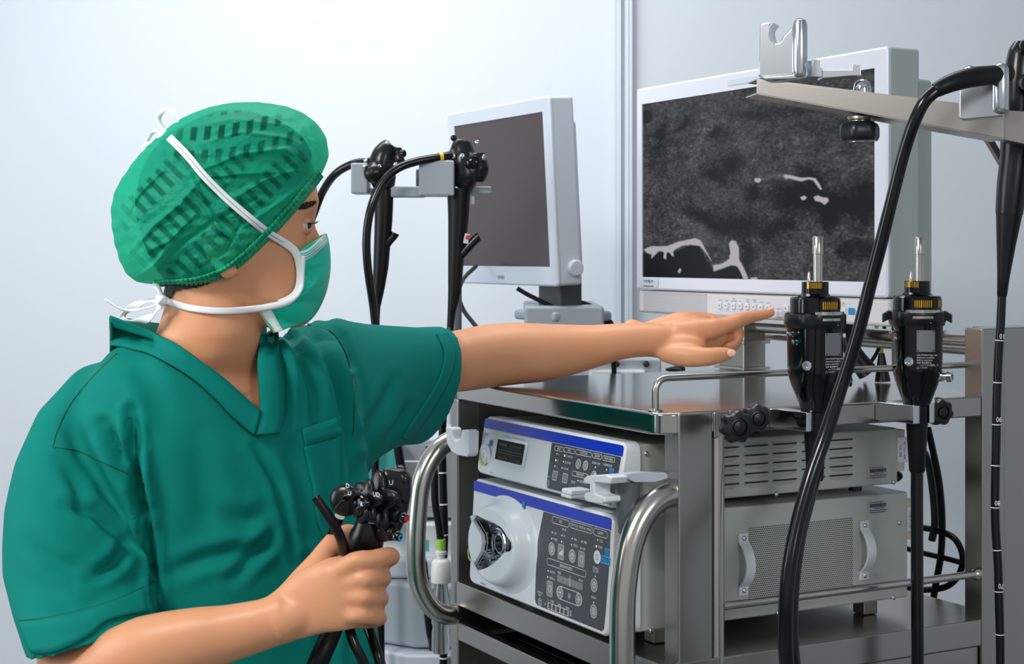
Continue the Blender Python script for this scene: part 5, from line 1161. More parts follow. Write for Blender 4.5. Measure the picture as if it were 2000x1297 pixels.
def crease(path, w, amt):
    d, t = segdist(pxg, pyg, path); return amt*np.exp(-(d/w)**2)*np.sin(PI*np.clip(t, .05, .95))**.5
dome = dome+ripple
for (pth, w, amt) in (([(395, 330), (470, 300), (560, 290), (620, 330)], 7, .006), ([(400, 345), (480, 338), (560, 335), (625, 335)], 6, .005), ([(250, 500), (300, 440), (350, 400), (390, 350)], 7, .004), ([(370, 340), (400, 400), (430, 450), (470, 480)], 7, .005), ([(300, 530), (350, 480), (420, 430), (500, 390)], 6, -.003),
                     ([(460, 385), (520, 350), (590, 330)], 6, .004), ([(345, 260), (450, 232), (560, 245), (610, 275)], 5, .0028), ([(380, 285), (470, 258), (560, 268), (600, 290)], 5, .0028), ([(240, 430), (270, 380), (320, 330)], 6, .004), ([(330, 480), (300, 520), (270, 540)], 6, .004), ([(400, 520), (440, 490), (470, 440)], 5, -.003), ([(480, 440), (540, 400), (580, 370)], 6, .0035), ([(380, 420), (330, 470), (290, 490)], 6, .003)):
    dome = dome+crease(pth, w*.8, amt*1.5)
NI = np.random.default_rng(4).standard_normal((420, 480)); F2 = np.fft.fft2(NI); g0 = np.fft.fftfreq(420)[:, None]*420; g1 = np.fft.fftfreq(480)[None, :]*480
def flt(a, b): n_ = np.real(np.fft.ifft2(F2*np.exp(-((g0/a)**2+(g1/b)**2)))); return n_/n_.std()
NI = flt(16, 7)*.0011+flt(60, 50)*.00022
dome = dome+NI[np.clip((pyg-170).astype(int), 0, 419), np.clip((pxg-190).astype(int), 0, 479)]*np.clip(1-X_**8, 0, 1)
# skin never pokes through: keep outside the head
sg = np.array([dmid(x) for x in pxg.ravel()]).reshape(pxg.shape)
need = np.full(dome.shape, -1.0)
for i in range(NT):
    for j in range(NR+1):
        x, y = pxg[i, j], pyg[i, j]
        h_ = bvB.ray_cast(EYE, Vector(((x-CX)/FP, 1, (HY-y)/FP)).normalized())
        h2_ = bvE.ray_cast(EYE, Vector(((x-CX)/FP, 1, (HY-y)/FP)).normalized())
        if h2_[0] is not None: need[i, j] = sg[i, j]-h2_[0].y+.004; continue
        if h_[0] is not None: need[i, j] = sg[i, j]-h_[0].y+.0055
over = need > dome; soft = dome.copy(); soft[over] = need[over]
lim = X_ < .995
dome = np.where(lim, soft, dome)
Yn = sg-dome
near = np.stack([(pxg-CX)/FP*Yn, Yn, HC+(HY-pyg)/FP*Yn], -1)
far = near+np.array(lH)[None, None, :]*(2*dome)[..., None]
def gridf(o, flip=False):
    fs = []
    for i in range(NT):
        i2 = (i+1) % NT
        for j in range(NR): f = (o+i*(NR+1)+j, o+i2*(NR+1)+j, o+i2*(NR+1)+j+1, o+i*(NR+1)+j+1); fs.append(f[::-1] if flip else f)
    return fs
def stripes(px, py):        # printed weave: rows of short bars
    u_ = (px-430)*math.cos(.0)+(py-385)*.18; row = (py-200)+(px-430)**2*.0009+ (px-430)*.12
    x2 = px*.93-py*.38; up = py < 330-(px-430)*.05
    w1 = .5+.5*np.sin(px*2*PI/27+py*.03); r1 = .5+.5*np.sin(row*2*PI/46)
    w2 = .5+.5*np.sin((px*.55-py*.55)*2*PI/19); r2 = .5+.5*np.sin((px*.7+py*.7)*2*PI/75)
    m = 1/(1+np.exp(-(330-(px-300)*.15-py)/14)); m = m*(1/(1+np.exp(-(px-345)/16)))
    a = np.clip((w1-.42)*4, 0, 1)*np.clip((r1-.25)*4, 0, 1); b = np.clip((w2-.4)*3, 0, 1)*np.clip((r2-.22)*4, 0, 1)*.75
    return a*m+b*(1-m)
sv = stripes(pxg, pyg)*np.clip((.93-X_)/.05, 0, 1)
capm = bpy.data.materials.new('cap_gauze'); capm.use_nodes = True; nt = capm.node_tree; bs = nt.nodes['Principled BSDF']; out = nt.nodes['Material Output']
at = nt.nodes.new('ShaderNodeVertexColor'); at.layer_name = 'weave'; sp = nt.nodes.new('ShaderNodeSeparateColor'); nt.links.new(at.outputs[0], sp.inputs[0])
bs.inputs['Base Color'].default_value = lin('26d6ac'); bs.inputs['Roughness'].default_value = .55; bs.inputs['Specular IOR Level'].default_value = .35
trn = nt.nodes.new('ShaderNodeBsdfTranslucent'); trn.inputs[0].default_value = lin('34e6bd'); tp = nt.nodes.new('ShaderNodeBsdfTransparent'); tp.inputs[0].default_value = lin('7fd8bd')
m1 = nt.nodes.new('ShaderNodeMixShader'); m1.inputs[0].default_value = .3; nt.links.new(bs.outputs[0], m1.inputs[1]); nt.links.new(trn.outputs[0], m1.inputs[2])
m2 = nt.nodes.new('ShaderNodeMixShader'); mr = nt.nodes.new('ShaderNodeMapRange'); mr.inputs[3].default_value = .44; mr.inputs[4].default_value = .86; nt.links.new(sp.outputs[0], mr.inputs[0]); nt.links.new(mr.outputs[0], m2.inputs[0])
nt.links.new(m1.outputs[0], m2.inputs[1]); nt.links.new(tp.outputs[0], m2.inputs[2]); nt.links.new(m2.outputs[0], out.inputs[0])
tc = nt.nodes.new('ShaderNodeTexCoord'); n_ = nt.nodes.new('ShaderNodeTexNoise'); n_.inputs['Scale'].default_value = 420; bp = nt.nodes.new('ShaderNodeBump'); bp.inputs['Strength'].default_value = .3; bp.inputs['Distance'].default_value = .001
nt.links.new(tc.outputs['Object'], n_.inputs[0]); nt.links.new(n_.outputs[0], bp.inputs['Height']); nt.links.new(bp.outputs[0], bs.inputs['Normal'])
capV = np.concatenate([near.reshape(-1, 3), far.reshape(-1, 3)]); ncap = near.reshape(-1, 3).shape[0]
capo = mesh_part('surgical_cap', capV, gridf(0)+gridf(ncap, True), capm)
ca = capo.data.color_attributes.new('weave', 'FLOAT_COLOR', 'POINT'); w_ = np.concatenate([sv.ravel(), sv.ravel()*.5]); ca.data.foreach_set('color', np.stack([w_, w_, w_, np.ones_like(w_)], 1).ravel().astype(np.float32))
bvC = bvhtree.BVHTree.FromPolygons([Vector(v) for v in capV[:ncap]], gridf(0))
mat('cap_elastic', '17a878', .6, spec=.3)
e0 = [(300, 548), (345, 546), (385, 541), (430, 525), (466, 500), (510, 459), (555, 410), (592, 367), (622, 332)]; e1 = [(300, 560), (345, 558), (388, 556), (436, 542), (476, 516), (521, 474), (566, 426), (603, 382), (632, 346)]
strip('elastic_hem', e0, e1, [bvC, bvB], .003, 'cap_elastic', capo, n=300, across=5, thick=.0012, ripple=lambda s, a: .0012*math.sin(s*2*PI*46)+.0012*math.sin(PI*a), sm=3)
line_strip('hem_stitch', [((a[0]*.55+b[0]*.45), (a[1]*.55+b[1]*.45)) for a, b in zip(e0, e1)], 1.6, [bvC, bvB], .0060, 'scrub_cloth', capo, n=80, across=2, thick=.0005, sm=3)

# --- face mask
E_ = [(578, 493), (586, 515), (588, 540), (584, 565), (566, 586), (518, 598), (512, 612), (522, 630), (538, 650)]
F_ = [(637, 456), (642, 474), (645, 505), (644, 535), (638, 566), (630, 588), (622, 604), (614, 616), (606, 625)]
NTm, NSm = 48, 26
exm, eym = resample(E_, NTm); fxm, fym = resample(F_, NTm)
Eoff = []
for i in range(NTm):
    h_ = cast(exm[i], eym[i], [bvB]); Eoff.append(dmid(exm[i])-h_.y+.004 if h_ is not None else np.nan)
Eoff = np.array(Eoff); ok = ~np.isnan(Eoff); Eoff = np.interp(range(NTm), np.flatnonzero(ok), Eoff[ok]); Eoff = np.minimum(np.maximum(smooth1(Eoff, 3), .045), .068)
mv = []; mo = []
for i in range(NTm):
    t = i/(NTm-1)
    for j in range(NSm):
        s = j/(NSm-1); x = exm[i]*(1-s)+fxm[i]*s; y = eym[i]*(1-s)+fym[i]*s
        off = Eoff[i]*max(1-s**2.2, 0)**.62
        pl_ = .0034*((t*4.2+.12*math.sin(6*s)) % 1)-.0017 if .14 < t < .92 else 0
        off += pl_*(1-s)**.3+.0012*math.sin(9*t+5*s)*s*(1-s)*4+.0010*math.sin(23*t-9*s)*s*(1-s)*4
        h_ = cast(x, y, [bvB]); off = max(off, 0, (dmid(x)-h_.y+.0035) if h_ is not None else 0); d = dmid(x)-off; p = P(x, y, d); mv.append(p); mo.append(p+lH*(2*off))
fs = [(i*NSm+j, (i+1)*NSm+j, (i+1)*NSm+j+1, i*NSm+j+1) for i in range(NTm-1) for j in range(NSm-1)]; nm = len(mv)
mask = mesh_part('face_mask', np.array([list(v) for v in mv+mo]), fs+[tuple(k+nm for k in f[::-1]) for f in fs], 'mask_cloth', solid=.0012)
bvM = bvhtree.BVHTree.FromPolygons(mv, fs)
strip('mask_edge', [(577, 492), (600, 487), (620, 470), (635, 456)], [(583, 512), (604, 505), (624, 489), (640, 475)], [bvM], .0014, 'mask_edge', mask, n=30)
for k in (.25, .5, .75): strip('stitch_line', [(577+6*k, 492+20*k), (600+4*k, 487+18*k), (620+4*k, 470+19*k), (635+5*k, 456+19*k)], [(577+6*k, 493.6+20*k), (600+4*k, 488.6+18*k), (620+4*k, 471.6+19*k), (635+5*k, 457.6+19*k)], [bvM], .0026, 'mask_cloth', mask, n=30, across=2, thick=.0004)
strip('mask_binding', [(502, 600), (510, 615), (522, 634), (534, 651)], [(524, 597), (534, 612), (544, 630), (553, 645)], [bvM, bvB], .003, 'mask_edge', mask, n=24, sm=3)
TREES = [bvC, bvM, bvB]
line_strip('mask_tie', [(330, 268), (365, 303), (400, 345), (440, 385), (480, 420), (520, 452), (555, 474), (578, 494), (587, 530), (583, 565), (568, 583), (545, 593)], 15, TREES, .004, 'tie_white', mask, n=110, thick=.0014, sm=4)
line_strip('mask_tie', [(590, 500), (588, 535), (584, 566), (560, 590), (520, 600), (470, 606), (420, 607), (370, 601), (335, 591), (318, 583)], 13, [bvM, bvB], .005, 'tie_white', mask, n=100, thick=.0014, sm=5)
for k in (-3.2, 0, 3.2):
    line_strip('tie_stitch', [(340, 278+k), (365, 303+k), (400, 345+k), (440, 385+k), (480, 420+k), (520, 452+k), (555, 474+k)], 1.0, TREES, .0064, 'print_grey', mask, n=70, across=2, thick=.0003, sm=4) if k == 0 else None
def ribbon(name, pts, w, m_='tie_white', twist=0):
    p3 = catmull([P(*p) for p in pts], 8); q = MB(); N_ = len(p3); rows = []
    for i in range(N_):
        t = (p3[min(i+1, N_-1)]-p3[max(i-1, 0)]).normalized(); a_ = twist+1.2*math.sin(i*.25); sd = t.cross(Vector((0, 1, 0))).normalized(); sd = (sd*math.cos(a_)+t.cross(sd)*math.sin(a_)).normalized()*w/2
        rows.append([p3[i]-sd, p3[i], p3[i]+sd])
    q.loft(rows, caps=(False, False), closed=False); o = q.build(name, m_, mask); s_ = o.modifiers.new('s', 'SOLIDIFY'); s_.thickness = .001
kd = dmid(325)-.01
ribbon('tie_bow', [(326, 262, kd), (310, 232, kd+.01), (318, 214, kd+.015), (336, 216, kd+.01), (346, 236, kd), (336, 258, kd-.004), (322, 266, kd)], .008)
ribbon('tie_bow', [(322, 265, kd), (300, 276, kd+.01), (282, 290, kd+.012), (298, 292, kd), (318, 280, kd-.004)], .008)
ribbon('tie_end', [(320, 262, kd), (305, 256, kd+.006), (296, 262, kd+.01), (285, 285, kd+.016)], .005)
q = MB(); q.tube([P(312, 272, kd-.006), P(320, 265, kd-.008), P(332, 262, kd-.006)], [.004, .0065, .004], 10, samples=3); q.build('tie_knot', 'tie_white', mask)
k2 = dmid(312)-.035
ribbon('tie_bow', [(316, 585, k2), (285, 590, k2+.02), (250, 605, k2+.03), (238, 622, k2+.03), (262, 627, k2+.02), (295, 620, k2), (310, 600, k2-.004), (318, 588, k2-.004)], .009)
ribbon('tie_end', [(314, 590, k2), (280, 602, k2), (240, 606, k2+.01), (205, 585, k2+.02)], .004)
ribbon('tie_end', [(318, 584, k2-.004), (310, 566, k2), (300, 552, k2+.01)], .007)
q = MB(); q.tube([P(309, 580, k2-.006), P(316, 586, k2-.009), P(322, 590, k2-.006)], [.004, .006, .004], 10, samples=3); q.build('tie_knot', 'tie_white', mask)
# ---------------- endoscope held in the near hand ----------------
DG = 1.575
def c3(x, y, d=DG): return P(560+x/2.903, 850+y/2.903, d)
pm = DG/FP/2.903          # metres per crop unit
he = thing('held_endoscope', 'black endoscope gripped in the near hand, with red and blue valve tips', 'endoscope', c3(420, 600, 1.60))
# grip running through the fist
q = MB(); q.tube([c3(440, 540, 1.60), c3(430, 620, 1.60), c3(380, 800, 1.603), c3(300, 1000, 1.605), c3(240, 1150, 1.605), c3(190, 1260, 1.60), c3(120, 1420, 1.60)], [88*pm, 84*pm, 70*pm, 68*pm, 74*pm, 76*pm, 70*pm], 28, samples=4, up=(0, 1, 0), flat=.8); q.build('grip', 'rubber_black', he)
# control body slab
out = [(500, 262), (520, 225), (545, 190), (565, 183), (640, 190), (662, 187), (690, 212), (710, 240), (708, 330), (692, 420), (668, 500), (640, 560), (600, 590), (560, 606), (520, 602), (505, 560), (515, 480), (540, 400), (560, 330), (530, 300)]
q = MB(); ring0 = [c3(x, y, DG+.012) for x, y in out]; cxo, cyo = 610, 390
q.loft([[c3(cxo+(x-cxo)*k, cyo+(y-cyo)*(1-(1-k)*.6), DG+o) for x, y in out] for k, o in ((.8, .022), (1, .016), (1, -.004), (.9, -.011), (.7, -.014))]); o_b = q.build('control_body', 'satin_black', he, bevel=.0015, seg=3, ang=25)
q = MB(); q.tube([c3(470, 480, DG+.006), c3(462, 545, DG+.008), c3(450, 590, DG+.012), c3(440, 655, DG+.020)], [70*pm, 92*pm, 104*pm, 100*pm], 32, samples=4, up=(0, 1, 0), flat=1.0); q.build('body_foot', 'satin_black', he)
def btn(c, ax, prof, m_='gloss_black', name='button', n=28, mod=None, sm=50): q = MB(); q.lathe([(r*pm, h*pm) for r, h in prof], c, ax, n, mod=mod); return q.build(name, m_, he, smooth=sm)
btn(c3(672, 252, DG-.010), (.35, -1, .1), [(27, 0), (27, 14), (23, 20), (8, 22)], 'satin_black')
btn(c3(655, 365, DG-.008), (.7, -1, -.2), [(30, 0), (28, 12), (22, 16), (20, 34), (17, 40), (6, 42)], 'satin_black')
btn(c3(645, 185, DG+.002), (.1, -.4, 1), [(22, -4), (22, 6), (16, 10)], 'satin_black')
vx = Vector((.72, -.60, -.22))
for (cx_, cy_, m_, tx, ty) in ((610, 440, 'valve_red', 0, 0), (575, 545, 'valve_blue', 0, 0)):
    c = c3(cx_+8, cy_+6, DG-.015)
    btn(c, vx, [(46, -10), (44, 20), (38, 34), (30, 38), (30, 44), (32, 46), (32, 54), (28, 56)], 'satin_black', 'valve_collar')
    btn(c, vx, [(27, 50), (27, 56), (29, 57), (29, 62), (26, 63)], 'chrome', 'valve_ring')
    btn(c, vx, [(25, 60), (24, 84), (20, 88), (10, 88)], 'gloss_black', 'valve_stem')
    btn(c, vx, [(19, 86), (18, 90), (12, 90.5)], m_, 'valve_tip')
    if m_ == 'valve_blue': btn(c, vx, [(9, 90), (8, 91.5), (4, 91.6)], 'gloss_black', 'tip_centre')
# angulation knobs
kx = Vector((-.62, -.76, .10))
star = lambda k, n_: (lambda t_, r_, h_: 1+(k*math.cos(n_*t_+.6) if r_ > 60*pm else 0))
btn(c3(500, 372, DG-.012), kx, [(60, -34), (128, -30), (142, -22), (146, -8), (142, 6), (128, 14), (70, 16)], 'satin_black', 'large_knob', 80, star(.24, 5))
btn(c3(455, 375, DG-.024), kx, [(60, -16), (92, -14), (100, -6), (100, 10), (90, 18), (50, 20)], 'satin_black', 'small_knob', 70, star(.27, 5))
btn(c3(418, 378, DG-.034), kx, [(52, -14), (56, -2), (54, 12), (44, 22), (24, 26), (8, 27)], 'gloss_black', 'knob_cap', 36)
btn(c3(330, 370, DG+.012), (-.25, -1, 0), [(84, -30), (92, -14), (90, 6), (74, 20), (40, 26)], 'satin_black', 'rear_dial', 48)
q = MB(); q.tube([c3(385, 330, DG-.042), c3(335, 350, DG-.034), c3(290, 385, DG-.022), c3(270, 420, DG-.012)], [14*pm, 22*pm, 20*pm, 14*pm], 16, samples=4); q.build('lock_lever', 'gloss_black', he)
q = MB(); q.tube([c3(400, 420, DG-.045), c3(430, 400, DG-.046), c3(462, 392, DG-.042)], [12*pm, 18*pm, 16*pm], 14, samples=4); q.build('small_lever', 'satin_black', he)
ex_ = Vector((-kx.y, kx.x, 0)).normalized(); ez_ = Vector((0, 0, 1))
for (x, y, s_, o) in ((345, 288, 'D', -.040), (356, 330, 'U', -.046), (424, 392, 'R', -.052), (508, 338, 'UD', -.046), (592, 270, 'U', -.0175)):
    s = Print(c3(x, y, DG+o), ex_ if x < 560 else (1, 0, 0), ez_); s.text(0, 0, s_, .0065); s.build('knob_mark', 'print_white', he)
# cord leaving the body and passing over the web of the thumb
q = MB(); q.tube([c3(168, 357, 1.535), c3(215, 425, 1.535), c3(265, 500, 1.538), c3(300, 570, 1.545), c3(325, 640, 1.560), c3(345, 700, 1.58)], [25*pm, 27*pm, 28*pm, 29*pm, 30*pm, 28*pm], 20, samples=5); q.build('side_tube', 'rubber_black', he)
q = MB(); ax = (c3(168, 357, 1.535)-c3(215, 425, 1.535)).normalized(); q.lathe([(27*pm, -4*pm), (27*pm, 4*pm), (18*pm, 4.5*pm), (17*pm, -2*pm)], c3(166, 354, 1.535), ax, 20); q.build('tube_end', 'gloss_black', he)
q = MB(); q.tube([c3(300, 460, DG+.02), c3(260, 560, DG+.03), c3(240, 640, DG+.05), c3(260, 760, DG+.07), c3(330, 960, 1.625), c3(370, 1150, 1.61), c3(440, 1300, 1.61), c3(560, 1600, 1.62), c3(700, 2400, 1.7)], 30*pm, 18, samples=6); q.build('universal_cord', 'cord_black', he)
q = MB(); pth = [c3(440, 1040, 1.64), c3(470, 1110, 1.63), c3(500, 1200, 1.62), c3(532, 1300, 1.615), c3(600, 1600, 1.62), c3(680, 2500, 1.7)]; q.tube(pth, 31*pm, 18, samples=6); q.build('insertion_tube', 'cord_black', he)
c_, d_ = c3(526, 1278, 1.617), c3(528, 1284, 1.617); q = MB(); q.tube([c_, d_], 32.5*pm, 18); q.build('depth_ring', 'print_white', he)
# ---------------- background: second station with its monitor ----------------
DB = 2.86
# monitor: its own frame, turned like the cart
mo_ = P(1090, 560, 2.74); M2 = Matrix.Translation(Vector((mo_.x, mo_.y, 0))) @ Matrix.Rotation(TH, 4, 'Z')
zb = mo_.z
m2 = thing('small_monitor', 'pale grey monitor with a dark blank screen, left of the corner trim', 'monitor', (.05, .2, zb-.055), M2)
LEAN = Matrix.Translation(Vector((0, 0, zb))) @ Matrix.Rotation(math.radians(-3.2), 4, 'Y') @ Matrix.Translation(Vector((0, 0, -zb)))
ML = M2 @ LEAN
def mbox(a, b, name, mt, bev=.003, fr=ML): q = MB(fr); q.box(a, b); return q.build(name, mt, m2, bevel=bev, seg=3)
W2, H2 = .405, .330
q = MB(ML); out = rrect(W2, H2, .008, 4, W2/2, zb+H2/2); inn = rrect(W2-.054, H2-.060, .001, 4, W2/2+.0, zb+H2/2+.004)
q.loft([LX(out, .006), LX(out, .002), LX(rrect(W2-.006, H2-.006, .006, 4, W2/2, zb+H2/2), 0), LX(inn, .001), LX(inn, .005)], caps=(False, False)); q.build('bezel', 'pale_plastic', m2, smooth=25)
mbox((.003, .0005, zb+.0005), (.05, W2-.0005, zb+H2-.0005), 'casing', 'pale_plastic', .006)
mbox((.05, .035, zb+.03), (.075, W2-.02, zb+H2-.04), 'rear_housing', 'pale_plastic', .008)
mbox((.0028, .026, zb+.032), (.0034, W2-.026, zb+H2-.024), 'screen', 'screen_off', 0)
q = MB(ML); q.lathe([(.015, 0), (.015, .006), (.012, .009)], (.035, .001, zb+.030), (0, -1, 0), 28); q.build('side_dial', 'pale_plastic', m2)
s = Print((-.0006, W2*.52, zb+.014), (0, -1, 0), (0, 0, 1), ML); s.ticks(0, 0, .022, .006, 5); s.build('maker_print', 'print_grey', m2)
q = MB(M2); q.box((.03, .045, zb-.045), (.075, .125, zb+.02)); q.build('stand_neck', 'dark_plastic', m2, bevel=.003)
q = MB(M2); q.box((.0, .015, zb-.062), (.12, .165, zb-.044)); q.build('stand_foot', 'grey_plastic', m2, bevel=.006)
def bigc(label, pts, r, m_='rubber_black', g='cables of the second station'): return cable(label, [P(*p) for p in pts], r, m_, group=g)
bigc('black cable leaving the blank monitor to the left of its neck', [(1010, 563, 2.8), (1030, 575, 2.8), (1060, 590, 2.8), (1080, 600, 2.8)], .004)
bigc('black cable arching from the blank monitor neck down to the right', [(1112, 588, 2.85), (1140, 592, 2.86), (1165, 605, 2.86), (1185, 626, 2.86), (1196, 650, 2.88), (1200, 760, 2.90)], [.004, .004, .005, .008, .006, .004])
bigc('grey cable hanging in a curve at the left edge of the blank monitor', [(930, 520, 2.96), (905, 545, 2.90), (896, 575, 2.84), (905, 605, 2.84), (925, 632, 2.84), (945, 660, 2.84), (960, 740, 2.86), (965, 1000, 2.95), (960, 1560, 3.0)], .004, 'dark_plastic')
# equipment rack under it
def Q(px, py, d): return P(px, py, d)
tr = thing('equipment_rack', 'pale equipment rack standing under the small blank monitor', 'rack', (P(1100, 600, 3.05).x, 3.05, 0))
def rbox(x0, x1, y0, y1, d0, d1, name, mt, parent=tr, bev=.006):
    a = P(x0, y1, d0); b = P(x1, y0, d0); q = MB(); q.box((a.x, d0, a.z), (b.x, d1, b.z)); return q.build(name, mt, parent, bevel=bev, seg=3)
rbox(1025, 1180, 598, 640, 2.76, 3.10, 'top_shelf', 'grey_plastic')
rbox(1060, 1150, 638, 702, 2.95, 3.02, 'column', 'grey_plastic')
q = MB()
rbox(1095, 1292, 700, 762, 2.92, 3.25, 'work_surface', 'pale_plastic')
rbox(1150, 1262, 722, 746, 2.905, 2.93, 'surface_drawer', 'white_plastic')
for px in (1204, 1262): q = MB(); q.lathe([(.006, 0), (.006, .004), (.003, .005)], P(px, 711, 2.915), (0, -1, 0), 14); q.build('fixing', 'dark_plastic', tr)
a = P(1060, 760, 2.95); q = MB(); q.box((a.x, 2.95, .06), (P(1250, 760, 2.95).x, 3.2, a.z)); q.build('rack_body', 'grey_plastic', tr, bevel=.01)
for sx in (0, 1):
    for sy in (0, 1): q = MB(); c_ = Vector((a.x+.03+sx*.12, 2.98+sy*.18, .03)); q.cyl(c_-Vector((.012, 0, 0)), c_+Vector((.012, 0, 0)), .03, n=20); q.build('caster', 'satin_black', tr)
t = thing('lever_knob', 'small black lever knob on the pale surface behind the pointing hand', 'knob', P(1328, 722, 2.9))
q = MB(); q.tube([P(1300, 722, 2.9), P(1318, 721, 2.9), P(1330, 722, 2.9), P(1338, 722, 2.9)], [.002, .006, .011, .004], 16, samples=3); q.build('knob_body', 'rubber_black', t)
# low cabinet at left with the white devices
lc = thing('low_trolley', 'grey low trolley with a pale rounded base behind the left tube handle', 'trolley', (P(800, 1150, 2.75).x, 2.85, 0))
rbox(690, 905, 1090, 1132, 2.70, 3.05, 'shelf', 'pale_plastic', lc, .01)
q = MB(); pl = [(690, 0), (690, .30), (905, .30), (905, 0)]
x0, x1 = P(700, 1200, 2.72).x, P(905, 1200, 2.72).x; z0_, z1_ = P(0, 1268, 2.66).z, P(0, 1132, 2.7).z
q.prism([(x0, 2.72, z0_), (x0+.10, 2.66, z0_), (x1, 2.66, z0_), (x1, 3.02, z0_), (x0, 3.02, z0_)], (0, 0, z1_-z0_)); q.build('drawer_body', 'grey_plastic', lc, bevel=.01, seg=3)
q = MB(); q.prism([(x0-.01, 2.70, z0_-.002), (x0+.09, 2.63, z0_-.002), (x1, 2.63, z0_-.002), (x1, 3.02, z0_-.002), (x0-.01, 3.02, z0_-.002)], (0, 0, -.03)); q.build('drawer_lip', 'pale_plastic', lc, bevel=.006, seg=3)
q = MB(); q.box((x0+.03, 2.75, .07), (x1-.01, 3.0, z0_-.033)); q.build('base', 'satin_black', lc, bevel=.01)
q = MB(); q.box((P(895, 900, 2.9).x-.02, 2.96, z0_), (P(895, 900, 2.9).x, 3.0, P(0, 640, 2.9).z)); q.build('upright', 'grey_plastic', lc, bevel=.003)
for sx in (.06, .15): q = MB(); q.cyl((x0+sx-.012, 2.85, .035), (x0+sx+.012, 2.85, .035), .035, n=20); q.build('caster', 'satin_black', lc)
def unit(name, label, x0, x1, y0, y1, d0, d1, mt, feats=()):
    a = P(x0, y1, d0); b = P(x1, y0, d0); t = thing(name, label, 'medical device', (a.x, d0, a.z)); q = MB(); q.box((a.x, d0, a.z), (b.x, d1, b.z)); q.build('unit_body', mt, t, bevel=.006, seg=3)
    return t
t = unit('stored_device', 'tall pale device on the low trolley shelf, seen through the left handle', 745, 893, 856, 1012, 2.74, 3.0, 'pale_plastic')
q = MB(); a = P(770, 990, 2.738); b = P(850, 900, 2.738); q.box((a.x, 2.736, a.z), (b.x, 2.745, b.z)); q.build('device_front', 'white_plastic', t, bevel=.003)
t = unit('stored_device', 'low white device with a teal mark, directly on the trolley shelf', 700, 893, 1022, 1092, 2.72, 3.0, 'white_plastic')
s = Print(P(826, 1066, 2.7195), (1, 0, 0), (0, 0, 1)); s.fill([(-.010, -.010), (.010, -.010), (.010, .010), (-.010, .010)]); s.build('device_mark', 'teal_print', t)
s = Print(P(826, 1066, 2.719), (1, 0, 0), (0, 0, 1)); s.text(0, 0, 'N', .014); s.build('mark_letter', 'scrub_seam' if 'scrub_seam' in MATS else 'sticker_ink', t)
a = P(712, 1020, 2.70); b = P(782, 866, 2.70)
t = thing('printed_carton', 'white and teal printed carton between the green sleeve and the left handle', 'box', (a.x, 2.70, a.z))
q = MB(); q.box((a.x, 2.66, a.z), (b.x, 2.70+.03, b.z)); q.build('carton', 'white_plastic', t, bevel=.002)
s = Print((a.x, 2.6595, a.z), (1, 0, 0), (0, 0, 1)); w_, h_ = b.x-a.x, b.z-a.z; s.fill([(.002, h_*.42), (w_*.8, h_*.42), (w_*.98, h_*.95), (.002, h_*.98)]); s.build('carton_print', 'teal_print', t)
s = Print((a.x, 2.659, a.z), (1, 0, 0), (0, 0, 1)); s.circ(w_*.75, h_*.25, .007); s.circ(w_*.45, h_*.20, .005); s.fill(rrect(w_*.3, h_*.10, .002, 3, w_*.62, h_*.62)); s.build('carton_picture', 'sticker_ink', t)
# hoses seen behind the left handle
ht = lambda label, pts, r, m_='cord_black', rings=(): None
def hose(label, pts, r, rings=(), m_='cord_black', nm='hose'):
    p3 = [P(*p) for p in pts]; t = thing(nm, label, 'tube', p3[-1], group='hoses behind the left handle'); cm = catmull(p3, 8)
    q = MB(); q.tube(cm, r, 14); q.build('hose_body', m_, t)
    for ry in rings:
        for i in range(len(cm)-1):
            y0, y1 = HY-FP*(cm[i].z-HC)/cm[i].y, HY-FP*(cm[i+1].z-HC)/cm[i+1].y
            if y0 <= ry < y1:
                c = cm[i].lerp(cm[i+1], (ry-y0)/(y1-y0)); tn = (cm[i+1]-cm[i]).normalized(); q = MB(); q.tube([c-tn*.0012, c+tn*.0012], r*1.06, 14); q.build('hose_ring', 'print_white', t)
                break
    return t
hose('black hose with white rings hanging left of the cart front post', [(867, 770, 2.60), (864, 860, 2.60), (866, 960, 2.60), (868, 1040, 2.60), (866, 1110, 2.62), (868, 1200, 2.62), (866, 1297, 2.62), (866, 1700, 2.62)], .0065, (803, 923, 985, 1043, 1285))
hose('plain black hose entering the green ringed bottle cap', [(838, 870, 2.55), (848, 920, 2.55), (850, 980, 2.55), (858, 1030, 2.55), (861, 1058, 2.55)], .0062)
hose('thin black hose bowing down past the low trolley', [(826, 1100, 2.66), (832, 1160, 2.66), (840, 1230, 2.66), (848, 1297, 2.66), (852, 1600, 2.66)], .0075)
hose('black hose just right of the green sleeve hem', [(776, 866, 2.62), (784, 915, 2.62), (800, 980, 2.62), (812, 1060, 2.64), (826, 1100, 2.66)], .0075)
hose('black hose crossing the teal carton', [(733, 872, 2.64), (733, 930, 2.64), (737, 1010, 2.64), (742, 1120, 2.62), (745, 1400, 2.62)], .0065)
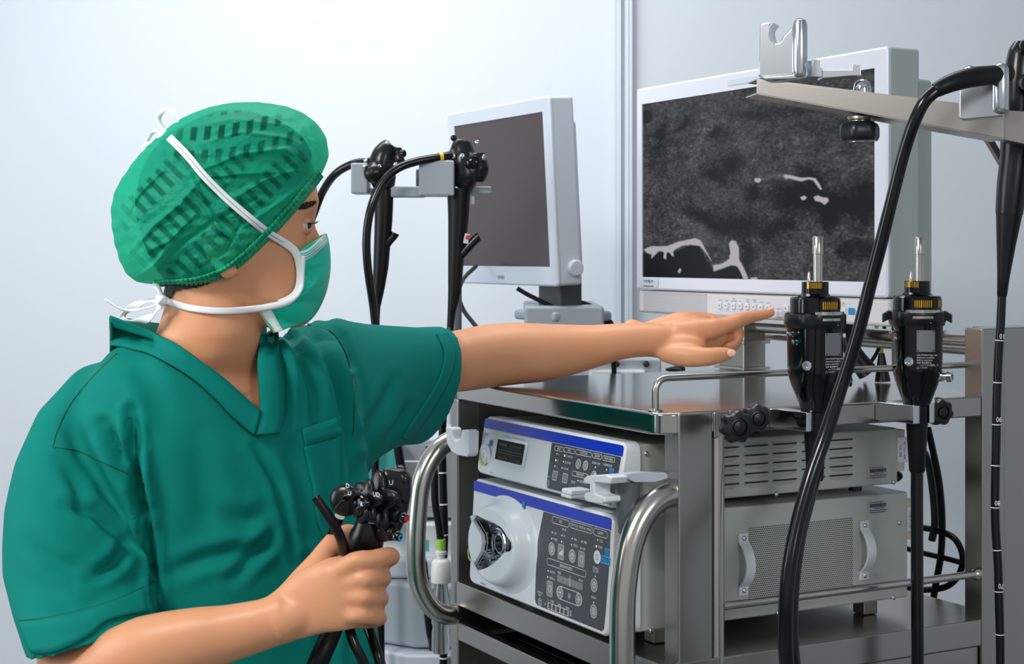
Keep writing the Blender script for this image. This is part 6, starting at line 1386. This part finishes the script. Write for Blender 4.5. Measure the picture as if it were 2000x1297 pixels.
# bottle
bt = thing('water_bottle', 'clear plastic bottle with ribbed white cap and green ring, behind the left handle', 'bottle', P(862, 1275, 2.55))
c = P(861, 1275, 2.55); zz = lambda y: P(861, y, 2.55).z-c.z; rp = lambda p: p/FP*2.55
q = MB(); q.lathe([(rp(14), 0), (rp(18), .004), (rp(18), zz(1235)), (rp(16), zz(1225)), (rp(18.5), zz(1215)), (rp(19), zz(1190)), (rp(17), zz(1165)), (rp(13), zz(1145)), (rp(12), zz(1136))], c, (0, 0, 1), 28); q.build('bottle_body', 'clear_plastic', bt, smooth=60)
q = MB(); q.lathe([(rp(19), zz(1137)), (rp(19.5), zz(1130)), (rp(18), zz(1098)), (rp(15), zz(1093)), (rp(8), zz(1090))], c, (0, 0, 1), 60, mod=lambda t_, r_, h_: 1+.025*math.cos(24*t_)); q.build('cap', 'warm_plastic', bt, smooth=60)
q = MB(); q.lathe([(rp(8), zz(1092)), (rp(8), zz(1084)), (rp(11), zz(1083)), (rp(11), zz(1077)), (rp(9), zz(1076)), (rp(9), zz(1072))], c, (0, 0, 1), 24); q.build('cap_neck', 'warm_plastic', bt)
q = MB(); q.lathe([(rp(9.5), zz(1073)), (rp(9), zz(1053)), (rp(6), zz(1052))], c, (0, 0, 1), 24); q.build('green_ring', 'lime_plastic', bt)

# ---------------- the two scopes hanging on the grey holder ----------------
DS = 2.62
hb = thing('scope_holder', 'grey two-slot scope holder carrying two black endoscopes in front of the blank monitor', 'holder', P(893, 380, 2.70))
def pbox(x0, x1, y0, y1, d0, d1, mt='grey_plastic', name='holder_block', bev=.003): return rbox(x0, x1, y0, y1, d0, d1, name, mt, hb, bev)
pbox(685, 718, 318, 378, 2.60, 2.66); pbox(752, 828, 364, 385, 2.61, 2.65, name='holder_bar'); pbox(818, 887, 313, 382, 2.585, 2.66)
pbox(812, 830, 330, 385, 2.62, 2.65, name='holder_web', mt='grey_holder'); pbox(921, 960, 364, 379, 2.63, 2.66, name='holder_bar'); pbox(718, 960, 366, 380, 2.665, 2.70, name='holder_bar')
a = P(893, 376, 2.70); q = MB(); q.cyl((a.x, 2.69, .3), (a.x, 2.69, a.z), .008, n=16); q.build('holder_pole', 'grey_holder', hb)
q = MB(); q.lathe([(.14, 0), (.14, .02), (.03, .03), (.012, .3)], (a.x, 2.69, 0), (0, 0, 1), 32); q.build('pole_base', 'grey_holder', hb)
q = MB(); q.lathe([(.005, 0), (.005, .012), (.002, .014)], P(921, 384, 2.63), (0, 0, -1), 14); q.build('holder_screw', 'warm_plastic', hb)
def hung_scope(label, body, dots, grip, port, cordp, tube, d):
    t = thing('stored_endoscope', label, 'endoscope', P(grip[-1][0], grip[-1][1], d), group='endoscopes on the grey holder')
    q = MB()
    for pts in body: q.tube([P(x, y, d+o) for x, y, r, o in pts], [r/FP*d for x, y, r, o in pts], 18, samples=3)
    v, f, n_ = fuse(q, .003, 2); mesh_part('control_body', v, f, 'satin_black', t)
    for (x, y, r, ax) in dots:
        q = MB(); rr__ = r/FP*d; q.lathe([(rr__, 0), (rr__, rr__*1.0), (rr__*.75, rr__*1.2), (rr__*.35, rr__*1.25), (rr__*.3, rr__*1.0)], P(x, y, d-.02), ax, 16); q.build('valve', 'chrome_satin' if r < 6 else 'gloss_black', t)
    q = MB(); q.tube([P(x, y, d) for x, y, r in grip], [r/FP*d for x, y, r in grip], 20, up=(0, 1, 0)); q.build('grip', 'rubber_black', t)
    q = MB(); q.tube([P(x, y, d-.004) for x, y, r in port], [r/FP*d for x, y, r in port], 16, samples=3); q.build('biopsy_port', 'satin_black', t)
    q = MB(); q.tube([P(x, y, dd_) for x, y, dd_ in cordp], 8.2/FP*d, 18, samples=6); q.build('cord', 'cord_black', t)
    q = MB(); q.tube([P(x, y, dd_) for x, y, dd_ in tube], .0050, 16, samples=4); q.build('insertion_tube', 'cord_black', t); return t
sA = hung_scope('black endoscope in the left slot of the grey holder, cord passing behind the face',
    [[(765, 282, 16, 0), (752, 300, 24, 0), (745, 325, 28, 0), (748, 350, 26, 0), (752, 372, 18, 0)], [(718, 340, 15, -.01), (730, 338, 20, -.015), (745, 335, 18, -.01)], [(776, 290, 10, 0), (782, 318, 10, -.005)]],
    [(758, 279, 4.5, (0, -1, 0)), (716, 313, 4.5, (-.5, -1, 0)), (714, 324, 4.5, (-.5, -1, 0)), (741, 326, 5, (0, -1, 0)), (773, 322, 5, (.2, -1, 0)), (784, 300, 7, (1, -.5, 0))],
    [(750, 370, 19), (749, 430, 17.5), (744, 520, 15), (740, 560, 12), (736, 600, 7), (735, 640, 6)], [(742, 500, 7), (756, 475, 9), (768, 462, 8), (772, 455, 9)],
    [(722, 316, 2.62), (690, 320, 2.63), (655, 340, 2.65), (630, 375, 2.68), (612, 420, 2.70), (590, 480, 2.72), (580, 560, 2.72), (585, 700, 2.72), (610, 1000, 2.74), (660, 1500, 2.8), (700, 1750, 2.85)], [(736, 630, 2.62), (734, 760, 2.62), (733, 872, 2.64)], 2.62)
sB = hung_scope('black endoscope in the right slot of the grey holder, yellow band on its cord',
    [[(905, 272, 15, 0), (902, 290, 23, 0), (905, 318, 28, 0), (908, 345, 28, 0), (898, 368, 20, 0)], [(930, 300, 16, -.01), (936, 330, 20, -.012), (930, 352, 15, -.008)], [(882, 300, 14, 0), (895, 310, 18, -.01)]],
    [(931, 279, 5, (.3, -1, 0)), (885, 305, 5, (0, -1, 0)), (903, 305, 5, (0, -1, 0)), (943, 308, 5.5, (.6, -1, 0)), (925, 318, 13, (-.1, -1, 0)), (886, 270, 6, (0, -1, 0))],
    [(896, 368, 23), (895, 430, 20), (890, 520, 15), (888, 570, 13), (882, 610, 8), (879, 645, 6.5)], [(900, 500, 8), (915, 482, 9), (930, 466, 9), (936, 462, 10)],
    [(882, 303, 2.60), (855, 308, 2.59), (815, 315, 2.58), (775, 330, 2.57), (745, 360, 2.565), (725, 405, 2.56), (716, 460, 2.56), (718, 520, 2.565), (728, 590, 2.575), (738, 660, 2.58), (770, 800, 2.60), (776, 870, 2.62)], [(879, 635, 2.62), (872, 700, 2.61), (867, 770, 2.60)], 2.62)
q = MB(); a, b = P(858, 307, 2.59), P(864, 306, 2.592); q.tube([a, b], 9.4/FP*2.6, 18); q.build('yellow_band', 'yellow_rubber', sB)
s = Print(P(911, 466, 2.585), (1, 0, -.2), (.2, 0, 1)); s.fill([(-.004, -.008), (.004, -.008), (.004, .008), (-.004, .008)]); s.build('port_tag', 'pale_plastic', sB)
s = Print(P(914, 464, 2.584), (1, 0, -.2), (.2, 0, 1)); s.circ(0, 0, .004); s.build('port_mark', 'valve_red', sB)
